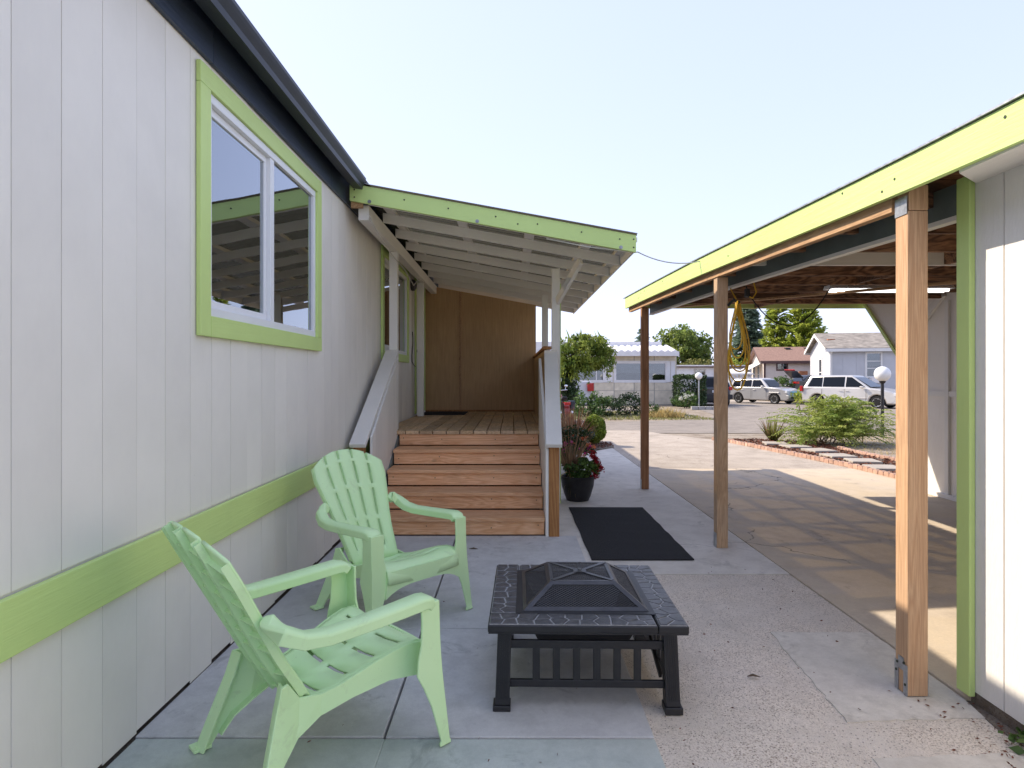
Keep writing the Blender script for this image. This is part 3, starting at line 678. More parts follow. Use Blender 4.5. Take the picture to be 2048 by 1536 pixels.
# ------------------------------------------------------------------ carport and shed
FP = [(-2.0, 2.312), (1.0, 2.320), (2.08, 2.326), (2.81, 2.338), (4.0, 2.374), (5.45, 2.416), (7.0, 2.446), (8.55, 2.468)]
def cx(y): return 1.727 - .0232 * (y - 2.73) - 1.62
def cz(y): return float(np.interp(y, [p[0] for p in FP], [p[1] for p in FP]))
ys = list(np.linspace(-2.0, 8.55, 30))
carport = thing('carport', 'open timber carport with pale green fascia and four-by-four posts', 'carport', (1.66, 5.0, 0))
def along(x0, x1, t0, t1, ya, yb, name, mat, par=None, n=24, **k):
    m = MB(); yy = np.linspace(ya, yb, n)
    m.loft([[(x0 + cx(y), y, cz(y) - t0), (x1 + cx(y), y, cz(y) - t0), (x1 + cx(y), y, cz(y) - t1), (x0 + cx(y), y, cz(y) - t1)] for y in yy]); return m.build(name, mat, par or carport, **k)
cf = along(1.572, 1.600, .140, .0, -2, 8.55, 'fascia', 'lime_y')
for i in range(11):
    y = random.uniform(.8, 8.2); MB().lathe([(.006, -.002), (.006, .003)], (1.572 + cx(y), y, cz(y) - random.uniform(.02, .12)), 8, 'x').build('nail', 'nail_dark', cf)
along(1.56, 5.35, -.004, -.012, -2, 8.62, 'roofing_sheet', 'galvanised')
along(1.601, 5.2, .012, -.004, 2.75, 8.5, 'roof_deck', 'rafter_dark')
MB().box(1.601, 5.2, 8.52, 8.55, cz(8.5) - .14, cz(8.5)).build('end_fascia', 'lime_x', carport, bevel=0.003)
along(1.612, 1.655, .195, .105, 2.83, 8.5, 'top_plate', 'plate_wood')
along(1.885, 1.925, .215, .075, 2.76, 8.45, 'girder', 'beam_green')
along(1.880, 1.930, .238, .217, 2.76, 8.45, 'girder_strip', 'porch_white_y')
yy = 2.95; k = 0
while yy < 8.4:
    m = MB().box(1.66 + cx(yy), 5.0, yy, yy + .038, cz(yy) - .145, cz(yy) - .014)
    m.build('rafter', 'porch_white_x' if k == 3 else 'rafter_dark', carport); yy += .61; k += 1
for yy in np.arange(3.2, 8.4, .61):
    MB().box(3.3, 3.338, yy, yy + .56, cz(yy) - .13, cz(yy) - .02).build('blocking', 'rafter_dark', carport)
MB().bar((2.1, 8.1, 2.30), (4.6, 4.1, 2.165), .07, .02).build('brace_strip', 'plate_wood', carport)
for y, mat, zt in ((2.73, 'post_fresh', .120), (5.10, 'post_weathered', .105), (7.76, 'post_brown', .105)):
    x0 = 1.620 + cx(y)
    if y == 2.73:
        p = MB().box(x0, x0 + .089, y, y + .089, .004, cz(y) - .212).build('post', mat, carport, bevel=0.004)
        MB().box(x0 + .006, x0 + .091, y + .001, y + .088, cz(y) - .210, cz(y) - .10).build('post_block', mat, carport, bevel=0.004)
        s = MB().box(x0 - .004, x0 - .001, y + .002, y + .087, cz(y) - .225, cz(y) - .145); s.build('strap', 'galvanised', p)
        br = MB(); xx = x0 - .004
        for a, b, c, d in ((y + .0, y + .026, .004, .135), (y + .063, y + .089, .004, .135), (y + .026, y + .063, .105, .160)): br.box(xx, xx + .003, a, b, c, d)
        MB().box(x0 + .0905, x0 + .0935, y + .005, y + .084, .004, .10).build('post_bracket', 'galvanised', p)
        bk = br.build('post_bracket', 'galvanised', p)
        for yy2, zz in ((y + .022, .140), (y + .068, .128), (y + .075, .09), (y + .012, .05)): MB().lathe([(.006, -.003), (.006, .002)], (xx, yy2, zz), 8, 'x').build('bracket_nail', 'nail_dark', bk)
    else:
        p = MB().box(x0, x0 + .089, y, y + .089, .002, cz(y) - .196).build('post', mat, carport, bevel=0.004)
        MB().box(x0 - .004, x0 - .001, y + .01, y + .08, .003, .12).build('post_bracket', 'galvanised', p)
# right-hand carport wall
XR = 5.0
cw = MB(); poly = [(3.0, .03), (7.62, .03)] + [(q, cz(q) - .016) for q in np.linspace(7.62, 3.0, 10)]
cw.ext([(XR, a, b) for a, b in poly], (.04, 0, 0)); wall = cw.build('wall_panel', 'siding_shed', carport)
for a, b in ((3.0, 7.60),): MB().box(XR - .02, XR - .001, a, b, 1.17, 1.23).build('wall_rail', 'far_white', carport)
MB().box(XR - .024, XR - .001, 7.14, 7.20, .03, 2.27).build('wall_batten', 'far_white', carport)
MB().box(XR - .022, XR - .001, 5.9, 5.96, .03, 2.2).build('wall_batten', 'far_white', carport)
MB().box(XR - .05, XR - .002, 3.0, 7.62, .004, .05).build('wall_sill', 'far_white', carport)
MB().bar((XR - .025, 7.56, 2.08), (XR - .025, 7.22, 2.36), .085, .04, (1, 0, 0)).build('wall_brace', 'far_white', carport)
wg = MB(); wg.ext([(XR, 7.63, 1.22), (4.77, 8.5, cz(8.5) - .02), (XR, 7.63, cz(7.63) - .02)], (.03, .01, 0)); wg.build('wing_panel', 'siding_shed', carport)
MB().bar((XR - .002, 7.62, 1.20), (4.765, 8.5, cz(8.5) - .03), .05, .035).build('wing_trim', 'lime_y', carport)
# shop light under the carport roof
lt = thing('shop_light', 'long white fluorescent shop light hung under the carport roof', 'light', (3.72, 6.2, 2.22))
m = MB(); m.ext([(3.12, 6.12, 2.265), (3.12, 6.28, 2.265), (3.12, 6.25, 2.30), (3.12, 6.15, 2.30)], (1.22, 0, 0)); m.build('housing', 'vinyl', lt)
for yy in (6.165, 6.235): MB().lathe([(.016, 3.16), (.016, 4.30)], (0, yy, 2.252), 12, 'x').build('tube', 'tube_light', lt, smooth=True)
for xx in (3.25, 4.2): MB().tube([(xx, 6.2, 2.30), (xx, 6.2, cz(6.2) - .02)], .003, 5).build('chain', 'bolt_metal', lt)
pts = [(2.28, 6.1, 2.28), (2.30, 6.1, 2.24)] + [(2.30 + .82 * t, 6.15, 2.26 - .36 * 4 * t * (1 - t)) for t in np.linspace(.03, 1, 14)] + [(3.18, 6.18, 2.30)]
tag(MB().tube(pts, .006, 6).build('light_cable', 'cord_black', smooth=True), 'black cable drooping from the carport roof to the shop light', 'cable')
# the shed at the right edge
XS = 1.975
shed = thing('shed', 'white grooved-panel shed with lime corner board at the right edge', 'shed', (3.0, 1.0, 0))
y = 2.74 - .61
gy = [2.742, 2.512, 2.31, 2.105, 1.90, 1.70, 1.495, 1.29, 1.09, .885, .68, .48, .275, .07, -.13, -.34, -.54]
for a, b in zip(gy[1:], gy[:-1]): MB().box(XS + random.uniform(-.001, .001), XS + .02, a + .003, b - .003, .055, 2.262).build('siding_board', 'siding_shed', shed)
m = MB(); m.box(XS + .0065, XS + .05, -.55, 2.70, .04, 2.24); m.box(XS + .05, 4.98, 2.64, 2.70, .04, 2.24); m.box(XS + .05, 4.98, -.6, -.55, .04, 2.24); m.build('wall_backing', 'siding_shed', shed)
MB().box(XS - .027, XS - .001, 2.665, 2.745, .035, 2.262).build('corner_board', 'lime_z', shed, bevel=0.004)
MB().box(XS, XS + .09, 2.7425, 2.765, .035, 2.262).build('corner_board', 'lime_z', shed, bevel=0.004)
so = MB(); so.loft([[(xx, -.6, zz), (xx, ye, zz), (xx, ye, zz + .02), (xx, -.6, zz + .02)] for xx, ye, zz in ((1.715, 2.40, 2.180), (XS + .03, 2.69, 2.225))]); so.build('soffit', 'porch_white_y', shed)
MB().box(XS + .005, XS + .06, -.6, 2.70, -.01, .05).build('sill_plate', 'soil_dark', shed)
so = MB(); so.ext([(2.06, -.6, -.08), (2.06, 2.68, -.08), (1.96, 2.70, -.08), (1.93, 2.5, -.08), (1.945, 2.3, -.08), (1.88, 2.1, -.08), (1.90, 1.8, -.08), (1.84, 1.4, -.08), (1.86, -.6, -.08)], (0, 0, .0825)); struct(so, 'soil_gap', 'soil_dark')
# yellow extension cord on the second post
cp = []
px, py = 1.782, 5.05
def loop(x, w, top, bot, n=26, ph=0.0, dy=0.0):
    o = []
    for k in range(n):
        a = 2 * math.pi * k / n + ph
        s = math.cos(a); zz = (top + bot) / 2 + (top - bot) / 2 * s
        wd = w * (0.25 + 0.75 * ((top - zz) / (top - bot)) ** .8)
        o.append((x + wd * math.sin(a), py + dy + .03 * math.sin(2 * a), zz))
    return o
cp += [(1.95, 5.6, 2.22), (1.925, 5.5, 2.16), (1.92, 5.3, 2.02), (1.91, 5.12, 1.80)]
for w, bot, dx, dy in ((.075, 1.48, .06, 0), (.10, 1.36, .07, .02), (.06, 1.55, .05, -.02), (.085, 1.29, .06, .01), (.10, 1.44, .085, .03), (.055, 1.62, .04, -.01)):
    cp += loop(px + dx - .02, w, 2.01 - random.uniform(0, .02), bot, dy=dy)
ec = thing('extension_cord', 'coiled yellow extension cord hanging on the weathered carport post', 'cord', (1.735, 5.05, 1.3))
MB().tube(cp, .0062, 6).build('cord', 'cord_yellow', ec, smooth=True)
MB().tube([(1.762, 5.10, 1.98), (1.79, 5.05, 2.02), (1.83, 5.03, 1.99)], .012, 6).build('hook', 'cord_black', ec)
MB().tube([(2.02, 5.25, 2.22), (2.03, 5.2, 2.10), (2.00, 5.2, 2.05), (1.96, 5.2, 2.07)], .0062, 6).build('cord_tail', 'cord_yellow', ec, smooth=True)
MB().box(1.935, 1.972, 5.18, 5.22, 2.06, 2.13).build('plug', 'cord_black', ec, bevel=.006)
# ------------------------------------------------------------------ plastic garden chairs (local: x right, y forward, z up)
def make_chair(name, label, loc, heading):
    root = thing(name, label, 'chair', loc, 'moulded green garden chairs', heading - math.pi / 2); ORG[root.name] = (0, 0, 0)
    # backrest: one moulded shell, slots left open
    T = [0, .06, .12, .18, .25, .31, .345, .385, .42, .48, .54, .60, .64, .68, .72, .78, .84, .885, .915, .955, .98, 1.0]
    def open_row(t): return (.12 <= t < .345) or (.385 <= t < .64) or (.68 <= t < .885) or (t >= .915)
    us = []; g = .030
    for k in range(5):
        a, b = -1 + .4 * k, -1 + .4 * (k + 1)
        a2 = a + (g if k else 0); b2 = b - (g if k < 4 else 0)
        us += [a2, a2 + (b2 - a2) / 3, a2 + 2 * (b2 - a2) / 3, b2]
    def hw(t): return float(np.interp(t, [0, .25, .45, .65, .85, 1], [.158, .178, .200, .228, .252, .250]))
    def back(u, t, dep=0.0):
        tt = t * (1.0 - .135 * max(0, abs(u) - .0) ** 2.2 * t)
        yy = np.interp(tt, [0, .12, .3, 1], [-.175, -.215, -.285, -.520]); zz = np.interp(tt, [0, .12, .3, 1], [.262, .335, .455, .915])
        yy += .045 * u * u * (1 - .4 * t) - dep * .89; zz += -dep * .45
        return (hw(t) * u, yy, zz)
    m = MB(); nu = len(us)
    V = [back(u, t) for t in T for u in us]; F = []
    for j in range(len(T) - 1):
        for i in range(nu - 1):
            if i % 4 == 3 and open_row(T[j] + 1e-6): continue
            F.append((j * nu + i, j * nu + i + 1, (j + 1) * nu + i + 1, (j + 1) * nu + i))
    m.add(V, F); bk = m.build('backrest', 'chair_plastic', root, smooth=True, solid=.011, ang=50, local=True, recalc=True)
    bk.modifiers['solid'].offset = 0
    rb = MB()
    for k in range(5):
        for e in (0, 3):
            u = us[4 * k + e]
            pts = [(back(u, t, .004), back(u, t, .028)) for t in T[1:]]
            rb.loft([[a, b, (b[0] + .004, b[1], b[2]), (a[0] + .004, a[1], a[2])] for a, b in pts])
    for t in (.08, .20, .36, .45, .55, .66, .78, .90):
        q = [(back(u, t, .004), back(u, t, .022), back(u, t + .006, .022), back(u, t + .006, .004)) for u in us]
        rb.loft([list(r) for r in q])
    rb.build('rib', 'chair_plastic', bk, local=True)
    # seat: dished shell with crosswise slots and a rounded front edge
    S = [(-.175, .262), (-.150, .252), (-.105, .256), (-.090, .259), (-.045, .270), (.0, .286), (.015, .291), (.060, .307), (.105, .323), (.120, .328), (.165, .342), (.205, .351), (.220, .353), (.255, .357), (.290, .352), (.312, .333), (.322, .305), (.325, .268)]
    slot = {2, 5, 8, 11}; zedge = lambda y: float(np.interp(y, [p[0] for p in S[:14]], [p[1] for p in S[:14]])) + .022
    vs = [-1, -.93, -.82, -.45, -.10, .10, .45, .82, .93, 1]
    def sw(k): return .158 + .092 * min(1, k / 13)
    m = MB(); n = len(vs); F = []
    V = [(sw(k) * v, y, z + .022 * abs(v) ** 2.5 * (1 if k < 14 else .6)) for k, (y, z) in enumerate(S) for v in vs]
    for k in range(len(S) - 1):
        for i in range(n - 1):
            if k in slot and i in (2, 3, 5, 6): continue
            F.append((k * n + i, k * n + i + 1, (k + 1) * n + i + 1, (k + 1) * n + i))
    m.add(V, F); m.build('seat', 'chair_plastic', root, smooth=True, solid=.011, ang=50, local=True).modifiers['solid'].offset = 0
    # front apron with an arched lower edge
    m = MB(); va = np.linspace(-1, 1, 15)
    m.loft([[(.246 * v, .316 + (.012 * (1 - v * v)), .345), (.262 * v, .322 + .010 * (1 - v * v), .205 + .055 * (1 - abs(v) ** 3.5)), (.262 * v, .312 + .010 * (1 - v * v), .205 + .055 * (1 - abs(v) ** 3.5)), (.246 * v, .304 + .012 * (1 - v * v), .345)] for v in va]); m.build('seat_apron', 'chair_plastic', root, smooth=True, ang=45, local=True)
    for s in (-1, 1):
        # arm: from the back edge, looping out and forward
        P = [(.205, -.330, .600), (.240, -.342, .622), (.268, -.325, .622), (.290, -.285, .598), (.302, -.225, .566), (.306, -.150, .556), (.309, .0, .562), (.309, .14, .570), (.307, .225, .575), (.303, .262, .568), (.300, .284, .545)]
        Wd = [.03, .045, .055, .060, .066, .070, .074, .080, .084, .084, .080]; Th = [.05, .052, .055, .055, .050, .046, .046, .046, .046, .044, .04]
        m = MB(); rings = []
        for k, p in enumerate(P):
            p0 = Vector(P[max(0, k - 1)]); p1 = Vector(P[min(len(P) - 1, k + 1)]); d = (p1 - p0).normalized()
            up = Vector((0, 0, 1)) if k > 2 else Vector((.5, -.45, .75)).normalized()
            if k >= 9: up = Vector((0, .5 if k == 9 else .8, .8 if k == 9 else .5)).normalized()
            r = d.cross(up).normalized(); u = r.cross(d).normalized(); c = Vector(p); w, t = Wd[k] / 2, Th[k]
            q = [c - r * w - u * t, c - r * w - u * .010, c - r * (w - .012), c + r * (w - .012), c + r * w - u * .010, c + r * w - u * t]
            rings.append([(s * a.x, a.y, a.z) for a in q])
        m.loft(rings); m.build('arm', 'chair_plastic', root, smooth=True, bevel=.004, ang=40, local=True)
        # front leg: broad L-shaped panel under the arm, tapering to a small foot
        rows = [(.548, .286, .084, .085), (.48, .288, .080, .082), (.40, .291, .082, .088), (.345, .295, .098, .105), (.29, .298, .110, .115), (.24, .302, .092, .092), (.16, .310, .064, .066), (.06, .320, .047, .048), (.018, .324, .040, .040), (.012, .328, .050, .050), (.0, .330, .052, .052)]
        m = MB(); rings = []
        for z, y, w, dd in rows:
            xo = .300 + .038 + (.345 - z) * .05 if z < .345 else .338
            xi = xo - w; yf = y + .010; yb = yf - dd; th = .010
            q = [(xo, yb, z), (xo, yf, z), (xi, yf, z), (xi, yf - th, z), (xo - th, yf - th, z), (xo - th, yb, z)]
            rings.append([(s * a, b, c) for a, b, c in q])
        m.loft(rings); m.build('leg', 'chair_plastic', root, smooth=True, bevel=.003, ang=45, local=True)
        # rear leg: blade sweeping back from the seat side
        out = [(.300, zedge(.29) - .004), (.22, zedge(.22) + .006), (.15, zedge(.15) + .006), (.08, zedge(.08) + .006), (.02, zedge(.02) + .006), (-.05, zedge(-.05) + .006), (-.11, zedge(-.11) + .006), (-.185, .295), (-.235, .365), (-.262, .362), (-.285, .280), (-.330, .140), (-.372, .0), (-.325, .0), (-.300, .050), (-.262, .115), (-.200, .170), (-.115, .212), (.0, .240), (.14, .262), (.300, .250)]
        m = MB(); a = []; b = []
        for y, z in out:
            xx = np.interp(y, [-.40, -.17, .3], [.245, .168, .256]) + max(0, .26 - z) * .14
            a.append((s * xx, y, z)); b.append((s * (xx + .012), y, z))
        nn = len(out); m.add(a + b, [tuple(range(nn)), tuple(range(nn, 2 * nn))[::-1]] + [(i, (i + 1) % nn, nn + (i + 1) % nn, nn + i) for i in range(nn)])
        # stiffening flange along the rear and lower edge
        fl = [7, 8, 9]; 
        m.loft([[(s * (np.interp(out[i][0], [-.40, -.17, .3], [.245, .168, .256]) + max(0, .26 - out[i][1]) * .14 + e), out[i][0] + f, out[i][1]) for e, f in ((.001, .001), (-.040, .012), (-.040, .020), (.001, .010))] for i in (9, 10, 11, 12)])
        m.loft([[(s * (np.interp(out[i][0], [-.40, -.17, .3], [.245, .168, .256]) + max(0, .26 - out[i][1]) * .14 + e), out[i][0], out[i][1] + f) for e, f in ((.001, .001), (-.035, .004), (-.035, .012), (.001, .010))] for i in range(14, 21)])
        m.box(*( (s * .245 + s * .0363 - .030, s * .245 + s * .0363 + .030) ), -.382, -.318, .0, .012)
        m.build('leg', 'chair_plastic', root, bevel=.003, local=True)
    return root
chair_a = make_chair('garden_chair', 'mint green plastic armchair seen from behind, nearest the camera', (-.722, 2.395, .008), math.radians(45))
chair_b = make_chair('garden_chair', 'mint green plastic armchair facing us, standing by the wooden steps', (-.725, 3.73, .008), math.radians(-43))

# ------------------------------------------------------------------ fire pit table
FX, FY, FA = .322, 2.985, math.radians(-1.2)
pit = thing('fire_pit_table', 'low black square fire pit table with stone-pattern steel top', 'fire pit', (FX, FY, 0.0), rz=FA); ORG[pit.name] = (0, 0, 0)
HO, HI, ZT = .415, .288, .378
secs = [(-HO, HI, -HO, -HI), (HI, HO, -HO, HI), (-HI, HO, HI, HO), (-HO, -HI, -HI, HO)]
def clip(poly, nx, ny, c):
    out = []
    for i in range(len(poly)):
        p, q = poly[i], poly[(i + 1) % len(poly)]; a = p[0] * nx + p[1] * ny - c; b = q[0] * nx + q[1] * ny - c
        if a <= 0: out.append(p)
        if a * b < 0: t = a / (a - b); out.append((p[0] + (q[0] - p[0]) * t, p[1] + (q[1] - p[1]) * t))
    return out
prs = random.Random(3)
for sx0, sx1, sy0, sy1 in secs:
    sc = MB().box(sx0 + .0015, sx1 - .0015, sy0 + .0015, sy1 - .0015, ZT - .034, ZT - .004).build('top_section', 'pit_steel', pit, bevel=.004, local=True)
    MB().box(sx0 + .008, sx1 - .008, sy0 + .008, sy1 - .008, ZT - .006, ZT - .0003).build('grout_bed', 'pit_grout', sc, local=True)
    pts = []
    nx = max(2, round((sx1 - sx0) / .062)); nyy = max(2, round((sy1 - sy0) / .062))
    for i in range(nx):
        for j in range(nyy): pts.append((sx0 + (sx1 - sx0) * (i + .5 + prs.uniform(-.36, .36)) / nx, sy0 + (sy1 - sy0) * (j + .5 + prs.uniform(-.36, .36)) / nyy))
    for i, p in enumerate(pts):
        poly = [(sx0 + .009, sy0 + .009), (sx1 - .009, sy0 + .009), (sx1 - .009, sy1 - .009), (sx0 + .009, sy1 - .009)]
        for j, q in enumerate(pts):
            if i == j or not poly: continue
            dx, dy = q[0] - p[0], q[1] - p[1]; L = math.hypot(dx, dy); dx /= L; dy /= L
            poly = clip(poly, dx, dy, (p[0] + q[0]) / 2 * dx + (p[1] + q[1]) / 2 * dy - .0030)
        if len(poly) < 3: continue
        cx = sum(a for a, _ in poly) / len(poly); cy = sum(b for _, b in poly) / len(poly)
        if max(math.hypot(a - cx, b - cy) for a, b in poly) < .012: continue
        h = prs.uniform(.0, .0015)
        r1 = [(a, b, ZT - .004) for a, b in poly]; r2 = [(a, b, ZT - .001 + h) for a, b in poly]
        r3 = [(cx + (a - cx) * .90, cy + (b - cy) * .90, ZT + .0018 + h) for a, b in poly]
        MB().loft([r1, r2, r3]).build('stone', 'pit_stone', sc, local=True)
ap = MB()
for a, b, c, d in ((-HO + .004, HO - .004, -HO + .004, -HO + .010), (-HO + .004, HO - .004, HO - .010, HO - .004), (-HO + .004, -HO + .010, -HO + .010, HO - .010), (HO - .010, HO - .004, -HO + .010, HO - .010)): ap.box(a, b, c, d, ZT - .040, ZT - .034)
ap.build('apron', 'pit_steel', pit, local=True)
bw = MB()
R = lambda h, z: [(-h, -h, z), (h, -h, z), (h, h, z), (-h, h, z)]
bw.loft([R(.30, ZT + .0035), R(.27, ZT + .005), R(.262, ZT + .002), R(.20, ZT - .14), R(.19, ZT - .15), R(.19, ZT - .154), R(.205, ZT - .145), R(.266, ZT - .002), R(.30, ZT - .001)], caps=False)
bw.add([(-.19, -.19, ZT - .151), (.19, -.19, ZT - .151), (.19, .19, ZT - .151), (-.19, .19, ZT - .151)], [(0, 1, 2, 3)])
bw.build('fire_bowl', 'pit_steel', pit, local=True, smooth=True)
LEG = .345
for sx in (-1, 1):
    for sy in (-1, 1):
        m = MB(); rings = []
        for z, off, h in ((.335, 0.0, .029), (.06, .009, .030), (.030, .0105, .031)):
            cx, cy = sx * (LEG + off), sy * (LEG + off); rings.append([(cx - h, cy - h, z), (cx + h, cy - h, z), (cx + h, cy + h, z), (cx - h, cy + h, z)])
        m.loft(rings); lg = m.build('leg', 'pit_steel', pit, local=True, bevel=.003)
        f = MB()
        for i in range(5):
            e = (i - 2) * .0085
            f.bar((sx * LEG + e, sy * LEG + sy * .0298, .325), (sx * (LEG + .0095) + e, sy * (LEG + .0095) + sy * .0308, .055), .004, .004, (0, 1, 0))
        f.build('flute', 'pit_steel', lg, local=True)
        cx = sx * (LEG + .012); cy = sy * (LEG + .012)
        MB().box(cx - .037, cx + .037, cy - .037, cy + .037, .007 if sx < 0 else .0, .030).build('foot', 'pit_steel', lg, local=True, bevel=.003)
for sy, ax in ((-1, 'x'), (1, 'x'), (-1, 'y'), (1, 'y')):
    def bx(a0, a1, z0, z1, name, th=.008):
        c = sy * (LEG + .004)
        m = MB().box(a0, a1, c - th, c + th, z0, z1) if ax == 'x' else MB().box(c - th, c + th, a0, a1, z0, z1)
        m.build(name, 'pit_steel', pit, local=True, bevel=.002)
    bx(-LEG + .026, LEG - .026, .256, .290, 'rail'); bx(-LEG + .022, LEG - .022, .093, .124, 'rail')
    for k in range(6):
        a = -.2125 + .085 * k; bx(a - .0155, a + .0155, .122, .258, 'slat', .006)
for s in (-1, 1): MB().bar((s * .32, .32 * s, .30), (s * .32, -.30 * s, .12), .012, .02).build('brace', 'pit_steel', pit, local=True)
ash = MB(); ash.ball((-.06, -.02, ZT - .13), .09, 12, 8, (1.1, .8, .35)); ash.ball((.07, .0, ZT - .13), .08, 12, 8, (1.2, .7, .35)); tag(ash.move(Matrix.Translation((FX, FY, 0))).build('ash_heap', 'ash', smooth=True), 'pale ash heap inside the fire pit bowl', 'ash')
# spark screen resting on the table
scr = thing('spark_screen', 'black steel mesh spark screen on top of the fire pit', 'spark screen', (FX, FY, ZT), rz=FA + math.radians(.8)); ORG[scr.name] = (0, 0, 0)
B, Tp, ZB, ZH = .272, .146, .006, .095
base = [Vector((a * B, b * B, ZB)) for a, b in ((-1, -1), (1, -1), (1, 1), (-1, 1))]; top = [Vector((a * Tp, b * Tp, ZH)) for a, b in ((-1, -1), (1, -1), (1, 1), (-1, 1))]
def panel(q, w, name='frame_panel'):
    "flat frame around a quad with a mesh screen inside"
    c = sum(q, Vector()) / 4; n = (q[1] - q[0]).cross(q[3] - q[0]).normalized()
    inn = []
    for i in range(4):
        e1 = (q[(i + 1) % 4] - q[i]).normalized(); e0 = (q[i - 1] - q[i]).normalized(); sn = e1.cross(e0).length
        inn.append(q[i] + (e1 + e0) * (w / sn))
    m = MB(); th = n * .003
    for i in range(4):
        j = (i + 1) % 4; m.ext([q[i], q[j], inn[j], inn[i]], -th)
    fr = m.build(name, 'screen_steel', scr, local=True)
    ex = (inn[1] - inn[0]).normalized(); ey = n.cross(ex).normalized(); o = inn[0]
    P2 = [((p - o).dot(ex), (p - o).dot(ey)) for p in inn]
    ms = MB(); xs = [p[0] for p in P2]; ysq = [p[1] for p in P2]
    for sl in (1, -1):
        D = Vector((1, .62 * sl)).normalized(); N = Vector((-D.y, D.x))
        pr = [N.x * a + N.y * b for a, b in P2]; c0 = min(pr)
        while c0 < max(pr):
            hit = []
            for i in range(4):
                a, b = P2[i], P2[(i + 1) % 4]; fa = N.x * a[0] + N.y * a[1] - c0; fb = N.x * b[0] + N.y * b[1] - c0
                if fa * fb < 0: t = fa / (fa - fb); hit.append((a[0] + (b[0] - a[0]) * t, a[1] + (b[1] - a[1]) * t))
            if len(hit) == 2:
                A, Bq = [o + ex * h[0] + ey * h[1] - n * .004 for h in hit]
                if (A - Bq).length > .004: ms.bar(A, Bq, .0012, .0012, n)
            c0 += .0095
    w = ms.build('mesh_screen', 'wire_black', fr, local=True, recalc=False); w['kind'] = 'stuff'
    return fr, inn
for i in range(4): panel([base[i], base[(i + 1) % 4], top[(i + 1) % 4], top[i]], .020)
fr, inn = panel(top, .014, 'top_panel')
xb = MB(); zt = ZH + .001
for a, b in ((0, 2), (1, 3)): xb.bar(top[a] * .93 + Vector((0, 0, .0072)), top[b] * .93 + Vector((0, 0, .0072)), .020, .003)
for v in xb.v: pass
xb.box(-.03, .03, -.03, .03, ZH + .0015, ZH + .004)
xb.build('cross_strap', 'screen_steel', fr, local=True)
rg = MB(); rg.tube([(.016 * math.cos(a), .002 * math.sin(2 * a), ZH + .024 + .018 * math.sin(a)) for a in np.linspace(0, 2 * math.pi, 20)], .0018, 6); rg.lathe([(.007, ZH + .003), (.006, ZH + .010), (.001, ZH + .011)], (0, 0, 0), 10); rg.build('ring_handle', 'wire_black', scr, local=True, smooth=True)

# ------------------------------------------------------------------ rubber mat
mt = MB(); n = 18
mt.loft([[(.605 + .003 * math.sin(k), y, .003), (1.385 - .003 * math.sin(k * 1.7), y, .003), (1.385 - .003 * math.sin(k * 1.7), y, .013 + .002 * math.sin(k * 2.1)), (.605 + .003 * math.sin(k), y, .013)] for k, y in enumerate(np.linspace(4.755, 6.65, n))])
tag(mt.build('rubber_mat', 'mat_black'), 'rectangular black ribbed mat lying on the concrete beside the steps', 'mat')
mr = random.Random(5)
for k in range(16): pass

# small debris: dead leaves on the slabs
for i, (x, y, s, c, w) in enumerate(((1.12, 2.90, .05, 'bark', 'dark dry leaf on the concrete near the carport post'), (-.31, 5.05, .06, 'bark', 'dry twig on the pavers in front of the steps'),)):
    m = MB(); m.tube([(x - s * .6, y, .012), (x, y + .008, .018), (x + s * .6, y - .006, .012)], [.003, .010, .002], 6); m.v = [(a, b, .009 + (c_ - .009) * .5) for a, b, c_ in m.v]
    tag(m.build('dry_leaf', 'bark', smooth=True), w, 'leaf')
N_ = 420; P_ = np.stack([np.concatenate([rng.uniform(1.75, 1.97, 150), rng.uniform(.6, 1.9, 150), rng.uniform(-1.40, .5, 120)]), np.concatenate([rng.uniform(1.8, 2.7, 150), rng.uniform(1.9, 4.6, 150), rng.uniform(1.9, 5.4, 120)]), np.full(N_, .007)], 1); P_ = P_[(P_[:, 0] > 1.6) | (rng.uniform(0, 1, N_) < .35)]
tag(leaves('litter', 'mulch_chip', P_, None, .016, .45, flat=.9, seed=98), 'tiny dry bits of leaf litter scattered over the paving', 'litter', kind='stuff')
wd = thing('weed', 'small green weed growing at the foot of the shed wall', 'weed', (1.93, 2.33, 0))
leaves('foliage', 'leaf_green', np.array([1.93, 2.36, .03]) + rng.normal(size=(26, 3)) * [.035, .03, .012], wd, .045, .6, flat=.6, seed=91)

# ------------------------------------------------------------------ potted plant and flower bed beside the porch
pot = thing('flower_pot', 'black round pot with bronze spiky leaves, green foliage and crimson plume', 'potted plant', (.745, 7.10, 0))
m = MB(); m.lathe([(.115, .004), (.125, .0), (.150, .06), (.180, .16), (.190, .235), (.198, .245), (.200, .272), (.190, .278), (.180, .270), (.176, .235), (.001, .235)], (.745, 7.10, .002), 28); m.build('pot', 'pot_black', pot, smooth=True)
P, _ = clump_pts((.80, 7.06, .36), (.18, .15, .11), 34, 26, .05, 31); leaves('foliage', 'leaf_green', P, pot, .045, .8, seed=32)
rt = []; tp = []
for k in range(46):
    a = random.uniform(0, 6.28); l = random.uniform(.35, .68); sp = random.uniform(.10, .34); rt.append((.665, 7.12, .26)); tp.append((.665 + sp * math.cos(a), 7.12 + sp * math.sin(a), .26 + math.sqrt(max(.01, l * l - sp * sp))))
blades('spiky_leaves', 'leaf_bronze', rt, tp, .014, pot, .12, 41)
rt = []; tp = []
for k in range(9):
    a = random.uniform(-2.6, .4); sp = random.uniform(.14, .30); rt.append((.67, 7.08, .32)); tp.append((.67 + sp * math.cos(a), 7.05 + .12 * math.sin(a), random.uniform(.02, .16)))
blades('drooping_leaves', 'grass_dry', rt, tp, .008, pot, .55, 42)
